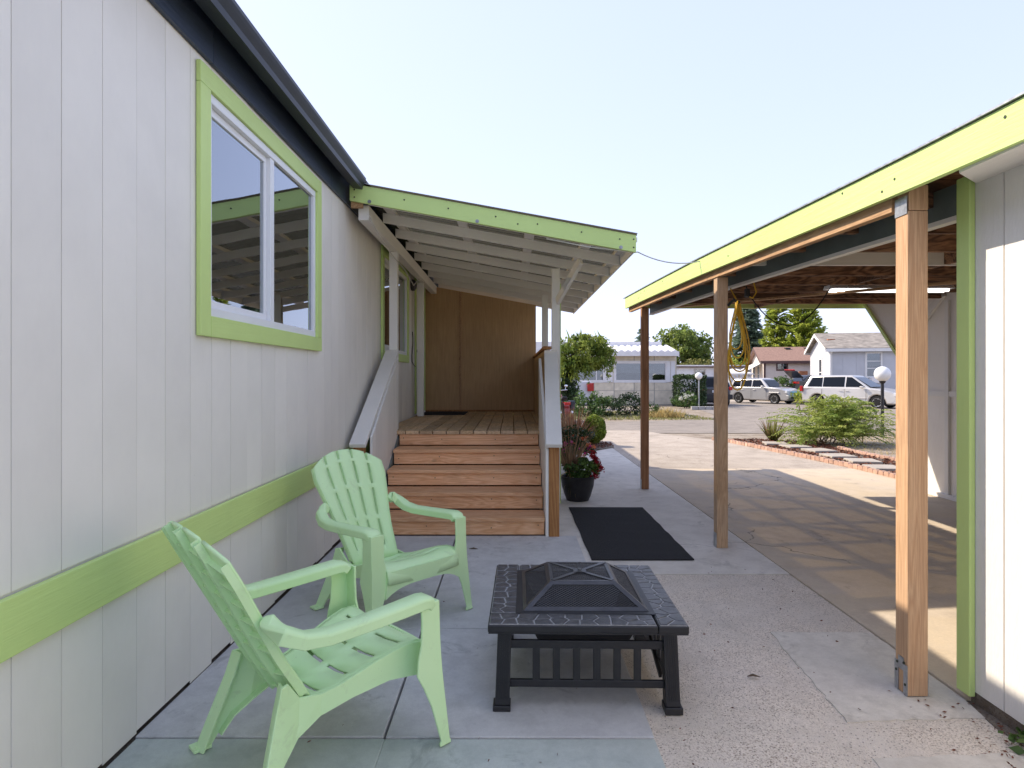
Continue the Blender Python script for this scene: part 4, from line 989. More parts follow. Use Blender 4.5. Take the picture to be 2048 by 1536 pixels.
pl = [np.array([.90 + .10 * t, 7.02, .53 - .16 * t]) + rng.normal(size=(70, 3)) * [.016, .014, .016] for t in np.linspace(0, 1, 6)]
leaves('plume', 'petal_crimson', np.concatenate(pl), pot, .03, .5, seed=43)
leaves('plume', 'petal_crimson', np.array([.935, 6.99, .33]) + rng.normal(size=(150, 3)) * [.022, .02, .035], pot, .03, .5, seed=44)
fl = thing('flowering_shrub', 'low shrub of pink and orange flowers behind the black pot', 'shrub', (.85, 9.0, 0))
MB().tube([(.85, 9.0, -.01), (.84, 8.98, .3)], [.03, .012], 6).build('stem', 'bark', fl)
P, _ = clump_pts((.86, 9.0, .40), (.34, .30, .28), 60, 30, .08, 51); leaves('foliage', 'leaf_dark', P, fl, .055, .6, seed=52)
P, _ = clump_pts((.92, 8.95, .36), (.34, .28, .26), 26, 12, .03, 53); leaves('blossoms', 'petal_orange', P, fl, .035, .9, seed=54)
P, _ = clump_pts((.88, 8.88, .46), (.28, .2, .20), 12, 16, .03, 55); leaves('blossoms', 'petal_pink', P, fl, .04, .9, seed=56)
def flax(name, label, c, n, h, spread, mat, w, seed, mat2=None):
    r = random.Random(seed); o = thing(name, label, 'plant', c); rt = []; tp = []
    for k in range(n):
        a = r.uniform(0, 6.28); sp = spread * r.uniform(.1, 1); hh = h * r.uniform(.6, 1.05) * (1 - .35 * (sp / spread) ** 2)
        rt.append((c[0] + .05 * math.cos(a), c[1] + .05 * math.sin(a), c[2])); tp.append((c[0] + sp * math.cos(a), c[1] + sp * math.sin(a), c[2] + hh))
    blades('leaf_blades', mat, rt[:n * 2 // 3], tp[:n * 2 // 3], w, o, .10, seed); blades('leaf_blades', mat2 or mat, rt[n * 2 // 3:], tp[n * 2 // 3:], w, o, .14, seed + 1); return o
flax('red_flax', 'tall reddish orange spiky plant behind the flowers', (1.22, 12.6, 0), 260, .80, .55, 'leaf_red', .028, 61, 'leaf_bronze')
flax('bronze_flax', 'dark bronze spiky plant next to the stair rail', (.86, 9.9, 0), 110, 1.0, .6, 'leaf_bronze', .022, 63)
def bush(name, label, c, r, mat, nc, per, cr, size, aspect=.5, seed=0, cat='bush', group=None, hemi=True, core=True, flat=0.):
    o = thing(name, label, cat, (c[0], c[1], c[2]), group)
    st = MB()
    for k in range(4):
        a = k * 1.57 + .4; st.tube([(c[0] + .04 * math.cos(a), c[1] + .04 * math.sin(a), c[2] - .04), (c[0] + r[0] * .3 * math.cos(a), c[1] + r[1] * .3 * math.sin(a), c[2] + r[2] * .8)], [.025, .01], 5)
    st.build('stem', 'bark', o)
    P, _ = clump_pts((c[0], c[1], c[2] + r[2]), r, nc, per, cr, seed, False)
    P = P[P[:, 2] > c[2]]
    leaves('foliage', mat, P, o, size, aspect, seed=seed, flat=flat); return o
b = thing('boxwood_ball', 'clipped round yellow-green boxwood at the end of the walkway', 'bush', (1.68, 12.75, 0))
MB().tube([(1.68, 12.75, -.05), (1.68, 12.75, .4)], [.04, .02], 6).build('stem', 'bark', b)
P = ellipsoid_pts((1.68, 12.75, .33), (.23, .23, .30), 12000, .55, 71, .09); P = P[P[:, 2] > .04]; leaves('foliage', 'leaf_box', P, b, .036, .7, seed=72)
# mulch patch with chips
def mulch(name, poly, z, n, seed, size=.04):
    m = MB(); m.ext([(x, y, z - .1) for x, y in poly], (0, 0, .1)); o = struct(m, name, 'soil_dark')
    r = np.random.default_rng(seed); P = []
    xs = [p[0] for p in poly]; yy = [p[1] for p in poly]
    def inside(x, y):
        c = False; j = len(poly) - 1
        for i in range(len(poly)):
            if (poly[i][1] > y) != (poly[j][1] > y) and x < (poly[j][0] - poly[i][0]) * (y - poly[i][1]) / (poly[j][1] - poly[i][1]) + poly[i][0]: c = not c
            j = i
        return c
    while len(P) < n:
        x, y = r.uniform(min(xs), max(xs)), r.uniform(min(yy), max(yy))
        if inside(x, y): P.append((x, y, z + r.uniform(.002, .022)))
    l = leaves('mulch_chips', 'mulch_chip', P, o, size, .4, flat=.75, seed=seed, kind='stuff'); return o
mulch('mulch_bed', [(.50, 11.9), (1.55, 11.75), (2.0, 12.3), (2.05, 12.9), (1.5, 14.0), (.4, 14.2)], .03, 1600, 81, .05)
# ------------------------------------------------------------------ garden bed to the right of the driveway
EDGE = [(4.45, 13.75), (4.62, 13.36), (4.80, 12.3), (4.95, 11.4), (5.10, 10.4), (5.20, 9.7), (5.27, 8.7), (5.30, 7.6)]
def path_pts(P, step):
    out = []; carry = 0
    for (x0, y0), (x1, y1) in zip(P[:-1], P[1:]):
        L = math.hypot(x1 - x0, y1 - y0); t = carry
        while t < L: out.append((x0 + (x1 - x0) * t / L, y0 + (y1 - y0) * t / L, math.atan2(y1 - y0, x1 - x0))); t += step
        carry = t - L
    return out
mulch('mulch_path', [(x + .04, y) for x, y in EDGE] + [(6.4, 7.6), (6.35, 10.2), (6.2, 11.9), (6.6, 13.3), (5.2, 13.9)], .012, 5200, 82, .055)
def edging(name, label, P, z):
    e = thing(name, label, 'edging', (P[0][0], P[0][1], z)); first = None
    for x, y, a in path_pts(P, .118):
        if first is None:
            m = MB(); prof = [(-.055, 0), (.055, 0), (.055, .045)] + [(.055 * math.cos(q), .045 + .03 * math.sin(q)) for q in np.linspace(.3, math.pi - .3, 6)] + [(-.055, .045)]
            m.ext([(u, -.03, w) for u, w in prof], (0, .06, 0)); first = m.build('edging_brick', 'edging_brick', e, local=True, bevel=.005); o = first
        else: o = first.copy(); COL.objects.link(o); o.parent = e
        o.location = (x - P[0][0], y - P[0][1], random.uniform(-.012, .004)); o.rotation_euler = (random.uniform(-.06, .06), random.uniform(-.05, .05), a + random.uniform(-.06, .06))
edging('scalloped_edging', 'pink scalloped brick edging along the driveway side of the mulch', EDGE, .0)
edging('scalloped_edging', 'pink scalloped brick edging on the lawn side of the mulch', [(6.28, 12.0), (6.25, 11.0), (6.32, 10.2), (6.45, 9.0)], .0)
names = ['farthest stepping stone in the red mulch path', 'second farthest stepping stone in the red mulch path', 'third stepping stone in the mulch, counted from the far end', 'fourth stepping stone in the mulch, counted from the far end', 'second nearest stepping stone in the red mulch path', 'nearest stepping stone in the mulch, beside the carport post']
for (x, y), lb in zip(((5.37, 12.75), (5.52, 12.2), (5.66, 11.55), (5.60, 10.75), (5.66, 10.1), (5.56, 9.35)), names):
    m = MB().box(-.22, .22, -.22, .22, 0, .045); m.move(Matrix.Translation((x, y, .012)) @ Matrix.Rotation(random.uniform(-.2, .2), 4, 'Z'))
    tag(m.build('stepping_stone', 'step_stone', bevel=.008), lb, 'stepping stone', 'stepping stones in the mulch')
lawn = MB(); lawn.ext([(x, y, -.1) for x, y in [(6.4, 7.6), (6.33, 10.2), (6.25, 12.0), (6.6, 13.4), (7.2, 16.0), (14, 16.0), (14, 7.6)]], (0, 0, .105)); struct(lawn, 'lawn', 'dirt')
N = 9000; P = np.stack([rng.uniform(6.5, 12, N), rng.uniform(8, 15.8, N), rng.uniform(.0, .03, N)], 1); D = rng.normal(size=(N, 3)) * [.5, .5, .2] + [0, 0, .7]
P = P[(P[:, 0] > 6.5) & ~((P[:, 0] < 7) & (P[:, 1] > 12))]; D = D[:len(P)]
tag(leaves('lawn_grass', 'grass_dry', P, None, .06, .12, D=D, seed=95), 'short dry yellow grass beside the fern bush', 'grass', kind='stuff')
# feathery fern-like bush
fb = thing('feathery_bush', 'large feathery yellow-green bush by the stepping stones', 'bush', (6.62, 12.9, 0))
V = []; Dd = []
fr = random.Random(17); st = MB()
for k in range(290):
    a = fr.uniform(0, 6.28); rad = fr.uniform(.12, 1.5) ; h = 1.12 * (1 - .50 * (rad / 1.5) ** 2) * fr.uniform(.65, 1.12)
    bx0, by0 = 6.62 + .55 * fr.uniform(-1, 1), 12.9 + .30 * fr.uniform(-1, 1)
    p0 = Vector((bx0, by0, .0)); p2 = Vector((6.62 + rad * math.cos(a), 12.9 + .7 * rad * math.sin(a), max(.05, h * .8) if k % 3 else fr.uniform(.03, .3))); p1 = (p0 + p2) / 2 + Vector((0, 0, h * .55))
    for s in np.linspace(.25, 1, 16):
        c = p0 * (1 - s) ** 2 + p1 * 2 * s * (1 - s) + p2 * s * s; d = (p1 - p0) * 2 * (1 - s) + (p2 - p1) * 2 * s; d.normalize()
        side = d.cross(Vector((0, 0, 1))).normalized()
        for sg in (-1, 1):
            L = .14 * (1.15 - s * .7)
            for q in (.3, .65, 1.0):
                dd = (side * sg + d * .8 + Vector((0, 0, fr.uniform(-.35, .15)))).normalized()
                V.append(c + dd * L * q); Dd.append(dd + Vector((fr.uniform(-.4, .4), fr.uniform(-.4, .4), fr.uniform(-.4, .4))))
    if k % 8 == 0: st.tube([p0, p1 * .5 + p0 * .25 + p2 * .25, p2], [.008, .005, .002], 4)
st.build('stem', 'leaf_bronze', fb); leaves('fronds', 'leaf_fern', [tuple(v) for v in V], fb, .062, .26, D=[tuple(d) for d in Dd], seed=18)
flax('spiky_grass', 'pale spiky grass tuft at the left side of the feathery bush', (5.62, 13.5, .0), 90, .62, .42, 'grass_green', .022, 65, 'leaf_bronze')

# ------------------------------------------------------------------ globe lamp posts
def lamp(label, x, y, zg, r=.18, mat='pot_black'):
    z0 = gz(y) - .04; o = thing('globe_lamp', label, 'lamp post', (x, y, z0), 'white globe lamp posts')
    m = MB(); m.lathe([(.06, z0), (.06, z0 + .05), (.038, z0 + .07), (.036, zg - r - .05), (.06, zg - r - .03), (.075, zg - r + .02)], (x, y, 0), 14); m.build('post', mat, o, smooth=True)
    m = MB(); m.ball((x, y, zg), r, 22, 14); m.build('globe', 'globe_white', o, smooth=True, ang=180)
lamp('white globe lamp on a dark post behind the feathery bush', 8.82, 14.9, 1.46)
lamp('small white globe lamp in front of the trimmed hedge', 9.85, 33.0, 1.43, .19, 'galvanised')
lamp('globe lamp half hidden behind the white stair rail', 1.72, 24.0, 1.27)

# ------------------------------------------------------------------ neighbouring homes
plain('beige_panel', (0.70, 0.62, 0.48), .7, .15, 3, .2, 30, ov=.06)
plain('white_metal', (0.74, 0.72, 0.71), .45, .06, 3, .05)
plain('pale_siding', (0.66, 0.68, 0.71), .6, .06, 2, .1, 20)
plain('grey_siding', (0.50, 0.51, 0.53), .6, .05, 2, .15, 20, ov=.03)
plain('cream_siding', (0.62, 0.56, 0.50), .6, .06, 2, .15, 20, ov=.03)
plain('brown_shingle', (0.27, 0.165, 0.125), .9, .25, 8, .6, 40)
plain('grey_shingle', (0.27, 0.24, 0.205), .9, .35, 2.5, .6, 40)
plain('brown_trim', (0.10, 0.055, 0.05), .6, .1, 4, .1)
plain('fence_wood', (0.42, 0.17, 0.08), .7, .2, 5, .2)
plain('blind', (0.50, 0.49, 0.46), .7, .1, 4, .05)
def boards(root, name, mat, a, b, z0, z1, step, thick, holes=()):
    "vertical boards along the ground line a-b (2D), facing its right-hand normal; holes in (s0,s1,z0,z1)"
    a = Vector((a[0], a[1], 0)); b = Vector((b[0], b[1], 0)); d = (b - a); L = d.length; d.normalize(); nrm = Vector((d.y, -d.x, 0))
    s = 0
    while s < L - .01:
        e = min(s + step - .012, L)
        m = MB()
        for s0, s1, c0, c1 in rect_minus(s, e, z0, z1, holes): m.ext([a + d * s0 + Vector((0, 0, c0)), a + d * s1 + Vector((0, 0, c0)), a + d * s1 + Vector((0, 0, c1)), a + d * s0 + Vector((0, 0, c1))], nrm * -thick)
        if m.v: m.build(name, mat, root)
        s += step
    bk = MB(); bk.ext([a - nrm * .015 + Vector((0, 0, z0)), b - nrm * .015 + Vector((0, 0, z0)), b - nrm * .015 + Vector((0, 0, z1)), a - nrm * .015 + Vector((0, 0, z1))], nrm * -.05)
    if not holes: bk.build('wall_backing', mat, root)
    else:
        bk = MB()
        for s0, s1, c0, c1 in rect_minus(0, L, z0, z1, holes): bk.ext([a + d * s0 - nrm * .015 + Vector((0, 0, c0)), a + d * s1 - nrm * .015 + Vector((0, 0, c0)), a + d * s1 - nrm * .015 + Vector((0, 0, c1)), a + d * s0 - nrm * .015 + Vector((0, 0, c1))], nrm * -.05)
        bk.build('wall_backing', mat, root)
    return a, d, nrm
def far_window(root, fr, s0, s1, z0, z1, trim='far_white', tw=.10, bars=(), blind=True, cols=()):
    a, d, n = fr
    def q(u0, u1, w0, w1, o0, o1):
        m = MB(); Z = Vector((0, 0, 1)); m.ext([a + d * u0 + Z * w0 + n * o0, a + d * u1 + Z * w0 + n * o0, a + d * u1 + Z * w1 + n * o0, a + d * u0 + Z * w1 + n * o0], n * (o1 - o0)); return m
    f = MB()
    for u0, u1, w0, w1 in ((s0 - tw, s1 + tw, z1, z1 + tw), (s0 - tw, s1 + tw, z0 - tw, z0), (s0 - tw, s0, z0, z1), (s1, s1 + tw, z0, z1)):
        k = q(u0, u1, w0, w1, -.06, .03); f.add(k.v, k.f)
    w = f.build('window', trim, root)
    q(s0, s1, z0, z1, -.032, -.026).build('pane', 'far_glass', w)
    for b in bars: q(s0, s1, b - .025, b + .025, -.024, .012).build('glazing_bar', trim, w)
    for b in cols: q(b - .03, b + .03, z0, z1, -.0235, .010).build('glazing_bar', trim, w)
    q(s0 - .1, s1 + .1, z0 - .1, z1 + .1, -.6, -.58).build('room', 'room_dark', w)
    if blind: q(s0, s1, z0 + (z1 - z0) * .42, z1, -.12, -.11).build('blind', 'blind', w)
    return w
# beige single-wide with metal awning roof
hy = 38.0; hz = gz(hy) - .05
bh = thing('beige_home', 'weathered beige panel mobile home with ribbed metal roof', 'house', (6, hy, hz))
def X(px, y): return (px - 1024) * y / 1250.
x0, x1 = -6.0, X(1353, hy)
a = Vector((x0, hy, 0)); d = Vector((1, 0, 0)); n = Vector((0, -1, 0))
wx0, wx1, wz0, wz1 = X(1232, hy), X(1330, hy), 1.4 + (753 - 760) * hy / 1250, 1.4 + (753 - 727) * hy / 1250
hol = [(wx0 - x0, wx1 - x0, wz0, wz1), (X(1150, hy) - x0, X(1215, hy) - x0, wz0, wz1)]
cols_ = list(np.arange(x0, x1 - .4, 1.22)) + [x1]
for u0, u1 in zip(cols_[:-1], cols_[1:]):
    for w0, w1 in ((hz + .05, .55 - .02), (.55, 1.13), (1.14, 2.42), (2.43, 2.70)):
        m = MB()
        for s0, s1, c0, c1 in rect_minus(u0 - x0 + .022, u1 - x0 - .022, w0, w1, hol): m.box(x0 + s0, x0 + s1, hy, hy + .03, c0, c1)
        if m.v: m.build('wall_panel', 'beige_panel', bh)
m = MB()
for s0, s1, c0, c1 in rect_minus(0, x1 - x0, hz, 2.70, hol): m.box(x0 + s0, x0 + s1, hy + .02, hy + .08, c0, c1)
m.box(x1 - .08, x1, hy + .08, hy + 9, hz, 2.7); m.build('wall_backing', 'kerb_mat', bh)
for h in hol: far_window(bh, (a, d, n), h[0], h[1], h[2], h[3], 'white_metal', .16, (), True, ((h[0] + h[1]) / 2 + .3,))
for u in (wx0 - .34, wx0 - .68, wx1 + .18, wx1 + .46): MB().box(u - .13, u + .13, hy - .05, hy - .004, wz0 - .14, wz1 + .14).build('shutter', 'white_metal', bh, bevel=.01)
m = MB(); ez = 1.4 + (753 - 712) * hy / 1250; ex = X(1358, hy - .6)
m.box(x0, ex, hy - .62, hy - .55, ez - .02, ez + .26); m.box(ex - .07, ex, hy - .55, hy + 9, ez - .02, ez + .26); m.build('roof_edge', 'white_metal', bh)
for u in np.arange(X(1180, hy), ex - .2, .40):
    m = MB(); m.ext([(u, hy - .55, ez + .26), (u + .14, hy - .55, ez + .36), (u + .26, hy - .55, ez + .36), (u + .39, hy - .55, ez + .26)], (0, .01, 0)); 
    m = MB(); m.loft([[(u, yy, zz + .20), (u + .02, yy, zz + .26), (u + .14, yy, zz + .34), (u + .26, yy, zz + .34), (u + .38, yy, zz + .26), (u + .398, yy, zz + .20)] for yy, zz in ((hy - .56, ez), (hy + 1.6, ez + .42))]); m.build('roof_rib', 'white_metal', bh)
m = MB(); m.box(x0, X(1335, hy), hy + 1.6, hy + 9, ez + .3, ez + .95); m.build('roof_top', 'white_metal', bh)
# long pale home far behind
ly = 62.0; lz = gz(ly) - .05
lh = thing('long_home', 'long pale blue-white mobile home far behind the cars', 'house', (20, ly, lz))
lx0, lx1 = X(1330, ly), X(1535, ly); wz0, wz1 = 1.4 + (753 - 750) * ly / 1250, 1.4 + (753 - 740) * ly / 1250
wl_ = [(X(1389, ly) - lx0, X(1409, ly) - lx0, wz0, wz1), (X(1488, ly) - lx0, X(1497, ly) - lx0, wz0, wz1)]
et = 1.4 + (753 - 735) * ly / 1250
f1 = boards(lh, 'siding_board', 'pale_siding', (lx0, ly), (lx1, ly), lz, et, 1.2, .03, wl_)
for w in wl_: far_window(lh, f1, *w, trim='blind', tw=.1, cols=((w[0] + w[1]) / 2,))
MB().box(lx0, lx1, ly - .3, ly + 5, et, et + .12).build('roof_edge', 'brown_trim', lh); MB().box(lx0, lx1, ly - .25, ly + 5, et + .12, et + .25).build('roof', 'white_metal', lh)
# white garden canopy
gx, gy_ = X(1468, 52), 52.0; g0 = gz(gy_) - .05
gb = thing('garden_canopy', 'small white canopy on braced posts behind the silver car', 'canopy', (gx, gy_, g0))
m = MB(); h = 1.15; m.loft([[(gx - h, gy_ - h, 1.56), (gx + h, gy_ - h, 1.56), (gx + h, gy_ + h, 1.56), (gx - h, gy_ + h, 1.56)], [(gx - h, gy_ - h, 1.66), (gx + h, gy_ - h, 1.66), (gx + h, gy_ + h, 1.66), (gx - h, gy_ + h, 1.66)], [(gx - .1, gy_ - .1, 2.05), (gx + .1, gy_ - .1, 2.05), (gx + .1, gy_ + .1, 2.05), (gx - .1, gy_ + .1, 2.05)]]); m.build('canopy_roof', 'far_white', gb)
for sx in (-1, 1):
    for sy in (-1, 1):
        cx, cy = gx + sx * .72, gy_ + sy * .9; MB().box(cx - .05, cx + .05, cy - .05, cy + .05, g0, 1.56).build('post', 'far_white', gb)
        MB().bar((cx, cy, 1.05), (cx - sx * .42, cy, 1.54), .06, .06).build('brace', 'far_white', gb); MB().bar((cx, cy, 1.05), (cx + sx * .4, cy, 1.54), .06, .06).build('brace', 'far_white', gb)
bk = thing('hanging_basket', 'brown wicker basket hanging under the white canopy', 'basket', (gx + .1, gy_ - .8, .6)); m = MB(); m.lathe([(.05, .55), (.22, .62), (.28, .85), (.25, .86), (.001, .80)], (gx + .1, gy_ - .8, 0), 12); m.build('bowl', 'fence_wood', bk, smooth=True)
for a_ in range(3): MB().tube([(gx + .1 + .25 * math.cos(a_ * 2.1), gy_ - .8 + .25 * math.sin(a_ * 2.1), .85), (gx + .1, gy_ - .8, 1.56)], .008, 4).build('chain', 'bolt_metal', bk)
gp = thing('green_planter', 'pale green round planter beside the white canopy', 'planter', (X(1476, 50), 50, gz(50) - .04)); m = MB(); m.lathe([(.30, gz(50) - .04), (.42, gz(50) + .2), (.46, gz(50) + .52), (.42, gz(50) + .55), (.001, gz(50) + .50)], (X(1476, 50), 50, 0), 16); plain('green_plastic', (.22, .42, .34), .5, .1); m.build('tub', 'green_plastic', gp, smooth=True)

def gable_house(name, label, corner, ang, W_, L_, z0, ze, zr, wall, roofm, trim, wins, gwins, over=.35, step=.8):
    "corner: nearest-left corner; long wall runs right by ang; gable end runs back"
    c = Vector((corner[0], corner[1], 0)); d = Vector((math.cos(ang), -math.sin(ang), 0)); b = Vector((math.sin(ang), math.cos(ang), 0)); Z = Vector((0, 0, 1))
    o = thing(name, label, 'house', (corner[0], corner[1], z0))
    p1 = c + d * L_
    f = boards(o, 'siding_board', wall, (c.x, c.y), (p1.x, p1.y), z0, ze, step, .03, [w[:4] for w in wins])
    for w in wins: far_window(o, f, *w[:4], trim=w[4], tw=.12, bars=w[5], cols=w[6])
    g0 = c + b * W_
    f2 = boards(o, 'siding_board', wall, (g0.x, g0.y), (c.x, c.y), z0, ze, step, .03, [w[:4] for w in gwins])
    for w in gwins: far_window(o, f2, *w[:4], trim=w[4], tw=.12, bars=w[5], cols=w[6])
    n2 = -d; mid = c + b * (W_ / 2)
    m = MB(); m.ext([c + Z * ze, mid + Z * (zr - .08), g0 + Z * ze], d * .05); m.build('gable', wall, o)
    for sgn, A in ((1, c), (-1, g0)):
        ev = A - b * over * sgn; sl = (zr - ze) / (W_ / 2); zz = ze - over * sl
        m = MB(); m.ext([ev - d * .35 + Z * (zz + .06), mid - d * .35 + Z * (zr + .06), mid - d * .35 + Z * (zr + .14), ev - d * .35 + Z * (zz + .14)], d * (L_ + .7)); m.build('roof_slope', roofm, o)
        m = MB(); m.ext([ev - d * .37 + Z * (zz - .10), mid - d * .37 + Z * (zr - .10), mid - d * .37 + Z * (zr + .10), ev - d * .37 + Z * (zz + .10)], d * .05); m.build('barge_board', trim, o)
        m = MB(); m.ext([ev - b * .02 * sgn - d * .3 + Z * (zz - .10), ev - b * .02 * sgn + d * (L_ + .3) + Z * (zz - .10), ev - b * .02 * sgn + d * (L_ + .3) + Z * (zz + .10), ev - b * .02 * sgn - d * .3 + Z * (zz + .10)], b * .05 * sgn); m.build('eave_board', trim, o)
    m = MB(); m.ext([c - d * .02 - b * .02 + Z * z0, c + d * .14 - b * .02 + Z * z0, c + d * .14 - b * .02 + Z * ze, c - d * .02 - b * .02 + Z * ze], b * -.03); m.build('corner_board', trim, o)
    m = MB(); q = p1 + b * W_; m.ext([p1 + Z * z0, q + Z * z0, q + Z * ze, p1 + Z * ze], -d * .05); m.build('end_wall', wall, o)
    return o, c, d, b
# raised yards
yd = MB(); yd.ext([(x, y, -1.0) for x, y in [(19.2, 43.0), (23, 39.5), (34, 36.5), (60, 36), (80, 90), (18, 90), (18.6, 50)]], (0, 0, 1.08)); struct(yd, 'yard', 'dirt')
hb, c, d, b = gable_house('brown_roof_house', 'cream house with brown shingle roof and dark trim behind the cars', (X(1527, 53), 53), math.radians(12), 6.2, 9.0, .05, 1.4 + (753 - 722) * 53 / 1250, 1.4 + (753 - 695) * 53.5 / 1250, 'cream_siding', 'brown_shingle', 'brown_trim',
    [(1.10, 1.80, 2.0, 2.55, 'brown_trim', (), (1.45,))], [(1.0, 2.0, .9, 2.4, 'far_white', (1.6,), ()), (3.2, 4.2, .9, 2.4, 'far_white', (1.6,), ())])
for s in (2.4, 4.0, 6.2):
    p = c + d * s + b * 2.6; MB().box(p.x - .2, p.x + .2, p.y - .2, p.y + .2, 3.72, 3.93).build('roof_vent', 'pot_black', hb)
p = c + d * 3.95; MB().box(p.x - .06, p.x + .06, p.y - .09, p.y - .03, .05, 2.6).build('downpipe', 'brown_trim', hb)
m = MB(); q0 = c + b * 5.6 - d * .02; q1 = c + b * .6 - d * .02; Z = Vector((0, 0, 1))
m.ext([q0 + Z * 2.55, q1 + Z * 2.55, q1 - d * 1.2 + Z * 1.9, q0 - d * 1.2 + Z * 1.9], (0, 0, .04)); m.build('awning', 'white_metal', hb)
hgr, c, d, b = gable_house('grey_house', 'light grey house with white trim and brown-grey roof behind the van', (X(1659, 42), 42), math.radians(14), 6.0, 11, .05, 1.4 + (753 - 697) * 42 / 1250, 1.4 + (753 - 668) * 43.5 / 1250, 'grey_siding', 'grey_shingle', 'far_white',
    [(2.25, 3.05, 1.42, 2.92, 'far_white', (1.95, 2.42), ())], [(3.0, 3.7, .9, 2.6, 'far_white', (1.7,), ())])
p = c + d * .4 + b * 1.5; MB().box(p.x - .25, p.x + .25, p.y - .1, p.y + .1, 3.9, 4.0).build('roof_vent', 'fence_wood', hgr)
p = c + d * 2.66 - b * .1; m = MB(); m.box(p.x - .28, p.x + .28, p.y - .2, p.y + .1, .98, 1.36); m.build('air_conditioner', 'white_metal', hgr, bevel=.02)
p = c - d * .0 - b * .14; MB().tube([(p.x, p.y, .05), (p.x, p.y, 2.9), (p.x + .05, p.y - .15, 3.1)], .05, 8).build('downpipe', 'far_white', hgr)
fp = thing('wooden_gate_panel', 'reddish brown wood fence panel between the two houses', 'fence', (X(1606, 51), 51, .08))
for k in range(6): u = X(1598, 51) + .115 * k; MB().box(u, u + .105, 51, 51.03, .08, 1.85).build('fence_board', 'fence_wood', fp)
for zz in (.5, 1.5): MB().box(X(1598, 51), X(1598, 51) + .68, 51.032, 51.07, zz, zz + .09).build('fence_rail', 'fence_wood', fp)
for k in (0, 1): u = X(1598, 51) + .6 * k; MB().box(u, u + .09, 51.072, 51.16, .06, 1.8).build('fence_post', 'fence_wood', fp)

# ------------------------------------------------------------------ vehicles (local: x forward, y left)
def carpaint(name, col, metal=.5, rough=.3):
    t = NT(name); t.fin(t.ramp(t.noise(t.coord(), 2, 3), [(.3, d3(col, .95)), (.7, d3(col, 1.05))]), rough, .5, metal); t.b.inputs['Coat Weight'].default_value = .6; t.b.inputs['Coat Roughness'].default_value = .08
carpaint('paint_silver', (.46, .455, .45)); carpaint('paint_gold', (.60, .57, .52)); carpaint('paint_navy', (.02, .025, .04), .3); carpaint('paint_white', (.55, .55, .56), 0.0); carpaint('paint_suv', (.035, .04, .05), .3); carpaint('paint_red', (.22, .012, .012), .2)
plain('tyre', (.012, .012, .012), .85, .2, 20, .2); plain('alloy', (.55, .55, .56), .3, .1, 8, 0, metal=.7); plain('black_trim', (.02, .02, .022), .5, .1, 8, 0)
t = NT('tail_red'); t.fin((.40, .012, .010), .2, .5); t = NT('head_lamp'); t.fin((.72, .74, .76), .12, .6, .2); t = NT('chrome'); t.fin((.7, .7, .72), .15, .5, 1.0)
plain('plate_white', (.62, .64, .68), .4, .05)
